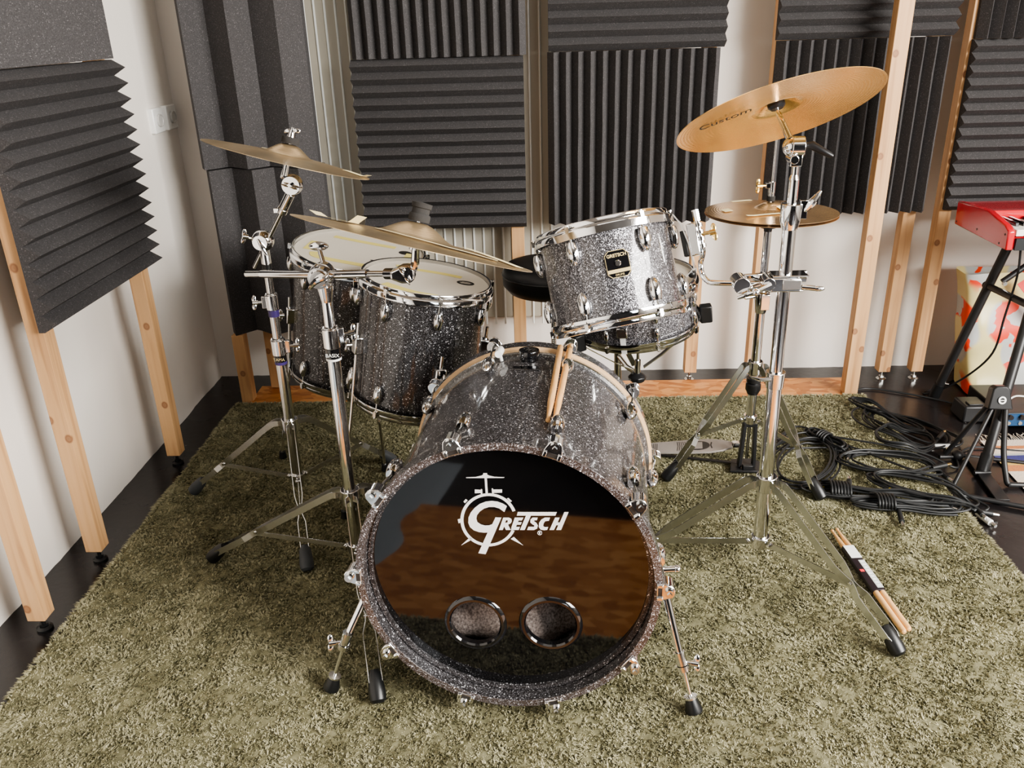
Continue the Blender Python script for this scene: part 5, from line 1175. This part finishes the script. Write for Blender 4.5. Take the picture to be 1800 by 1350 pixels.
MB().tube([(hx + .020, hy - .005, hz), (1.398, 2.30, .10), (1.400, 2.262, .030), (1.405, 2.253, .012), (1.425, 2.248, .010), (1.60, 2.235, .010)], .0085, 12, smooth=5).build('leg', BLACKM, t)
MB().tube([(hx + .030, hy + .01, hz), (1.42, 2.40, .09)], .008, 12).build('leg', BLACKM, t)
MB().tube([(1.198, 2.17, .008), (1.212, 2.15, .010), (1.225, 2.165, .014), (1.24, 2.185, .012), (1.30, 2.165, .010), (1.42, 2.11, .010), (1.60, 2.05, .010)], .0075, 12, smooth=5).build('base_rod', BLACKM, t)
MB().tube([(1.275, 2.425, .012), (1.33, 2.43, .010), (1.345, 2.435, .016), (1.37, 2.43, .010), (1.60, 2.36, .010)], .0065, 12, smooth=4).ball((1.335, 2.43, .014), .018).build('rear_rod', BLACKM, t)
MB().box((1.36, 2.29, .010), (.038, .26, .006), Matrix.Rotation(-.12, 3, 'Z')).cyl((1.335, 2.32, .012), (1.385, 2.32, .012), .007).build('centre_plate', BLACKM, t, bevel=.001)

def kilim():
    m, nt, b = newmat('striped_weave')
    tc = N(nt, 'ShaderNodeTexCoord'); sp = N(nt, 'ShaderNodeSeparateXYZ'); L(nt, tc.outputs['Object'], sp.inputs[0])
    mr = N(nt, 'ShaderNodeMapRange'); mr.inputs['From Min'].default_value = -.55; mr.inputs['From Max'].default_value = .0; L(nt, sp.outputs['Y'], mr.inputs['Value'])
    c = (.80, .68, .56); o = (.62, .25, .10); bl = (.06, .06, .22); y = (.72, .48, .15); g = (.50, .52, .52)
    r = ramp(nt, [(0, c), (.30, c), (.31, (.28, .22, .35)), (.40, (.28, .22, .35)), (.41, c), (.62, c), (.63, o), (.70, y), (.74, bl), (.82, g), (.84, c), (.90, o), (.94, c)])
    r.color_ramp.interpolation = 'CONSTANT'; L(nt, mr.outputs[0], r.inputs[0])
    no = N(nt, 'ShaderNodeTexNoise'); no.inputs['Scale'].default_value = 220; L(nt, tc.outputs['Object'], no.inputs['Vector'])
    mx = N(nt, 'ShaderNodeMix', data_type='RGBA', blend_type='MULTIPLY'); mx.inputs[0].default_value = .5; L(nt, r.outputs[0], mx.inputs[6]); L(nt, no.outputs['Fac'], mx.inputs[7]); 
    L(nt, mx.outputs[2], b.inputs['Base Color']); b.inputs['Roughness'].default_value = .9
    bp = N(nt, 'ShaderNodeBump'); bp.inputs['Strength'].default_value = .5; bp.inputs['Distance'].default_value = .002; L(nt, no.outputs['Fac'], bp.inputs['Height']); L(nt, bp.outputs['Normal'], b.inputs['Normal'])
    t = thing('striped_rug', (1.47, 2.54, 0), 'flat woven rug with cream, orange and blue stripes at the right edge', 'rug')
    mb = MB(); nx, ny = 40, 40; vs = []
    for i in range(nx + 1):
        for j in range(ny + 1):
            x = 1.462 + .9 * i / nx - (.04 * (1 - j / ny)); yy = 2.545 - .62 * (1 - j / ny) + (.04 * i / nx)
            vs.append((x, yy, .0055 + .0015 * mnoise.noise(V((x * 12, yy * 12, 0)))))
    k = ny + 1; fs = [(i * k + j, (i + 1) * k + j, (i + 1) * k + j + 1, i * k + j + 1) for i in range(nx) for j in range(ny)]
    mb.add(vs, fs).build('weave', m, t)
    fr = MB(); rr = random.Random(5)
    for q in range(110):
        x = 1.465 + q * .008; fr.tube([(x, 2.545 + .0004 * q, .006), (x + rr.uniform(-.006, .006), 2.57 + .0004 * q, .008), (x + rr.uniform(-.012, .012), 2.59 + .0004 * q + rr.uniform(-.005, .008), .004)], .0011, 5)
    fr.build('fringe', plain('cream_yarn', (.74, .66, .54), .9), t)
kilim()
t = thing('audio_interface', (1.72, 2.72, 0), 'flat black box with a blue front panel on the floor behind the striped rug', 'audio box')
MB().box((1.74, 2.74, .046), (.36, .24, .050)).build('case', BLACKM, t, bevel=.003)
fp = MB().box((1.74, 2.6185, .046), (.35, .004, .044)).build('front_panel', plain('blue_panel', (.02, .07, .16), .35), t)
for q in range(8):
    MB().cyl((1.585 + q * .038, 2.606, .058), (1.585 + q * .038, 2.618, .058), .0085, seg=16).build('knob', BLACKPL, fp)
    MB().cyl((1.585 + q * .038, 2.613, .034), (1.585 + q * .038, 2.618, .034), .0065, seg=16).build('jack', STEEL, fp)
for q in (-.15, .15): MB().cyl((1.74 + q, 2.70, .0), (1.74 + q, 2.70, .022), .012).build('rubber_foot', RUBBER, t)
t = thing('usb_cable', (1.62, 2.70, .075), 'pale cable with a blue plug lying on the black audio box', 'cable')
MB().tube([(1.612, 2.695, .078), (1.65, 2.715, .090), (1.72, 2.72, .080), (1.86, 2.70, .076)], .003, smooth=5).build('cord', WHITEP, t)
MB().box((1.598, 2.687, .078), (.030, .014, .009), Matrix.Rotation(.4, 3, 'Z')).build('plug', BLUE, t, bevel=.002)
t = thing('black_case', (1.50, 2.72, 0), 'small black pedal box under the folding stand, behind it', 'box')
MB().box((1.515, 2.74, .030), (.09, .10, .06), taper=.9).build('case', BLACKM, t, bevel=.006)
MB().box((1.515, 2.72, .062), (.05, .03, .006)).build('pedal_plate', BLACKPL, t, bevel=.002)
# blanket added out of view to give the black head its grey reflection
mb = MB(); vs = []
for j in range(21):
    for i in range(31):
        x = -1.22 + .72 * i / 30; y = .15 + .85 * j / 20
        vs.append((x, y, .004 + .02 * math.sin(PI * i / 30) ** .3 * math.sin(PI * j / 20) ** .3 + .008 * abs(mnoise.noise(V((x * 6, y * 6, 3))))))
fs = [(j * 31 + i, j * 31 + i + 1, (j + 1) * 31 + i + 1, (j + 1) * 31 + i) for j in range(20) for i in range(30)]
o = mb.add(vs, fs).build('added_blanket', plain('grey_blue_blanket', (.30, .34, .38), .8), ang=70); tag(o, 'added grey blanket out of view left of the rug front, for the drum head reflection', 'blanket')

# ------------------------------------------------------------------ light
def area(name, loc, target, sx, sy, power, col, spread=180):
    ld = bpy.data.lights.new(name, 'AREA'); ld.shape = 'RECTANGLE'; ld.size = sx; ld.size_y = sy; ld.energy = power; ld.color = col; ld.spread = math.radians(spread)
    o = bpy.data.objects.new(name, ld); COL.objects.link(o); o.location = loc; o.rotation_euler = (V(target) - V(loc)).to_track_quat('-Z', 'Y').to_euler(); return o
area('window_light', (XR - .02, -.1, 1.82), (.9, 1.1, .0), 2.5, 1.40, 235, (1.0, .965, .91))
area('rear_fill_light', (1.9, YF + .08, 1.8), (-.3, 1.5, .9), 1.6, 1.4, 22, (.90, .96, 1.0))  # added fill from behind the camera; the front wall has no window
area('ceiling_fill', (.3, .3, ZC - .03), (.3, .3, 0), 1.6, 1.6, 5, (1.0, .94, .86))  # added soft overall fill below the ceiling, no lamp is fitted there
w = bpy.data.worlds.new('world'); sc.world = w; w.use_nodes = True; w.node_tree.nodes['Background'].inputs[0].default_value = (.85, .92, 1, 1); w.node_tree.nodes['Background'].inputs[1].default_value = .8

# ------------------------------------------------------------------ camera
F, PT, RO, YW, H = 1480.0, .4085, .0300, -.0380, 1.34
fw = V((math.sin(YW) * math.cos(PT), math.cos(YW) * math.cos(PT), -math.sin(PT))); rt = V((math.cos(YW), -math.sin(YW), 0)); up = rt.cross(fw)
R_ = rt * math.cos(RO) - up * math.sin(RO); U_ = rt * math.sin(RO) + up * math.cos(RO)
cd = bpy.data.cameras.new('camera'); cam = bpy.data.objects.new('camera', cd); COL.objects.link(cam)
cd.sensor_fit = 'HORIZONTAL'; cd.sensor_width = 36; cd.lens = 36 * F / 1800; cd.clip_start = .02
cam.matrix_world = Matrix(((R_.x, U_.x, -fw.x, 0), (R_.y, U_.y, -fw.y, 0), (R_.z, U_.z, -fw.z, H), (0, 0, 0, 1)))
sc.camera = cam
sc.view_settings.view_transform = 'AgX'; sc.view_settings.look = 'AgX - Medium High Contrast'; sc.view_settings.exposure = 1.05
GR = {'wooden_post': 'pine posts carrying the foam tiles', 'foam_panel': 'dark acoustic foam tiles', 'cymbal_stand': 'chrome cymbal stands', 'drumstick': 'drumsticks', 'audio_cable': 'black cables on the rug and floor',
      'floor_tom': 'floor toms', 'wall_socket': 'wall sockets', 'hi_hat_cymbal': 'pair of hi-hat cymbals', 'crash_cymbal': 'aged taped crash cymbals'}
for o in bpy.data.objects:
    if '_o' in o: del o['_o']
    k = o.name.split('.')[0]
    if o.parent is None and k in GR and 'label' in o: o['group'] = GR[k]
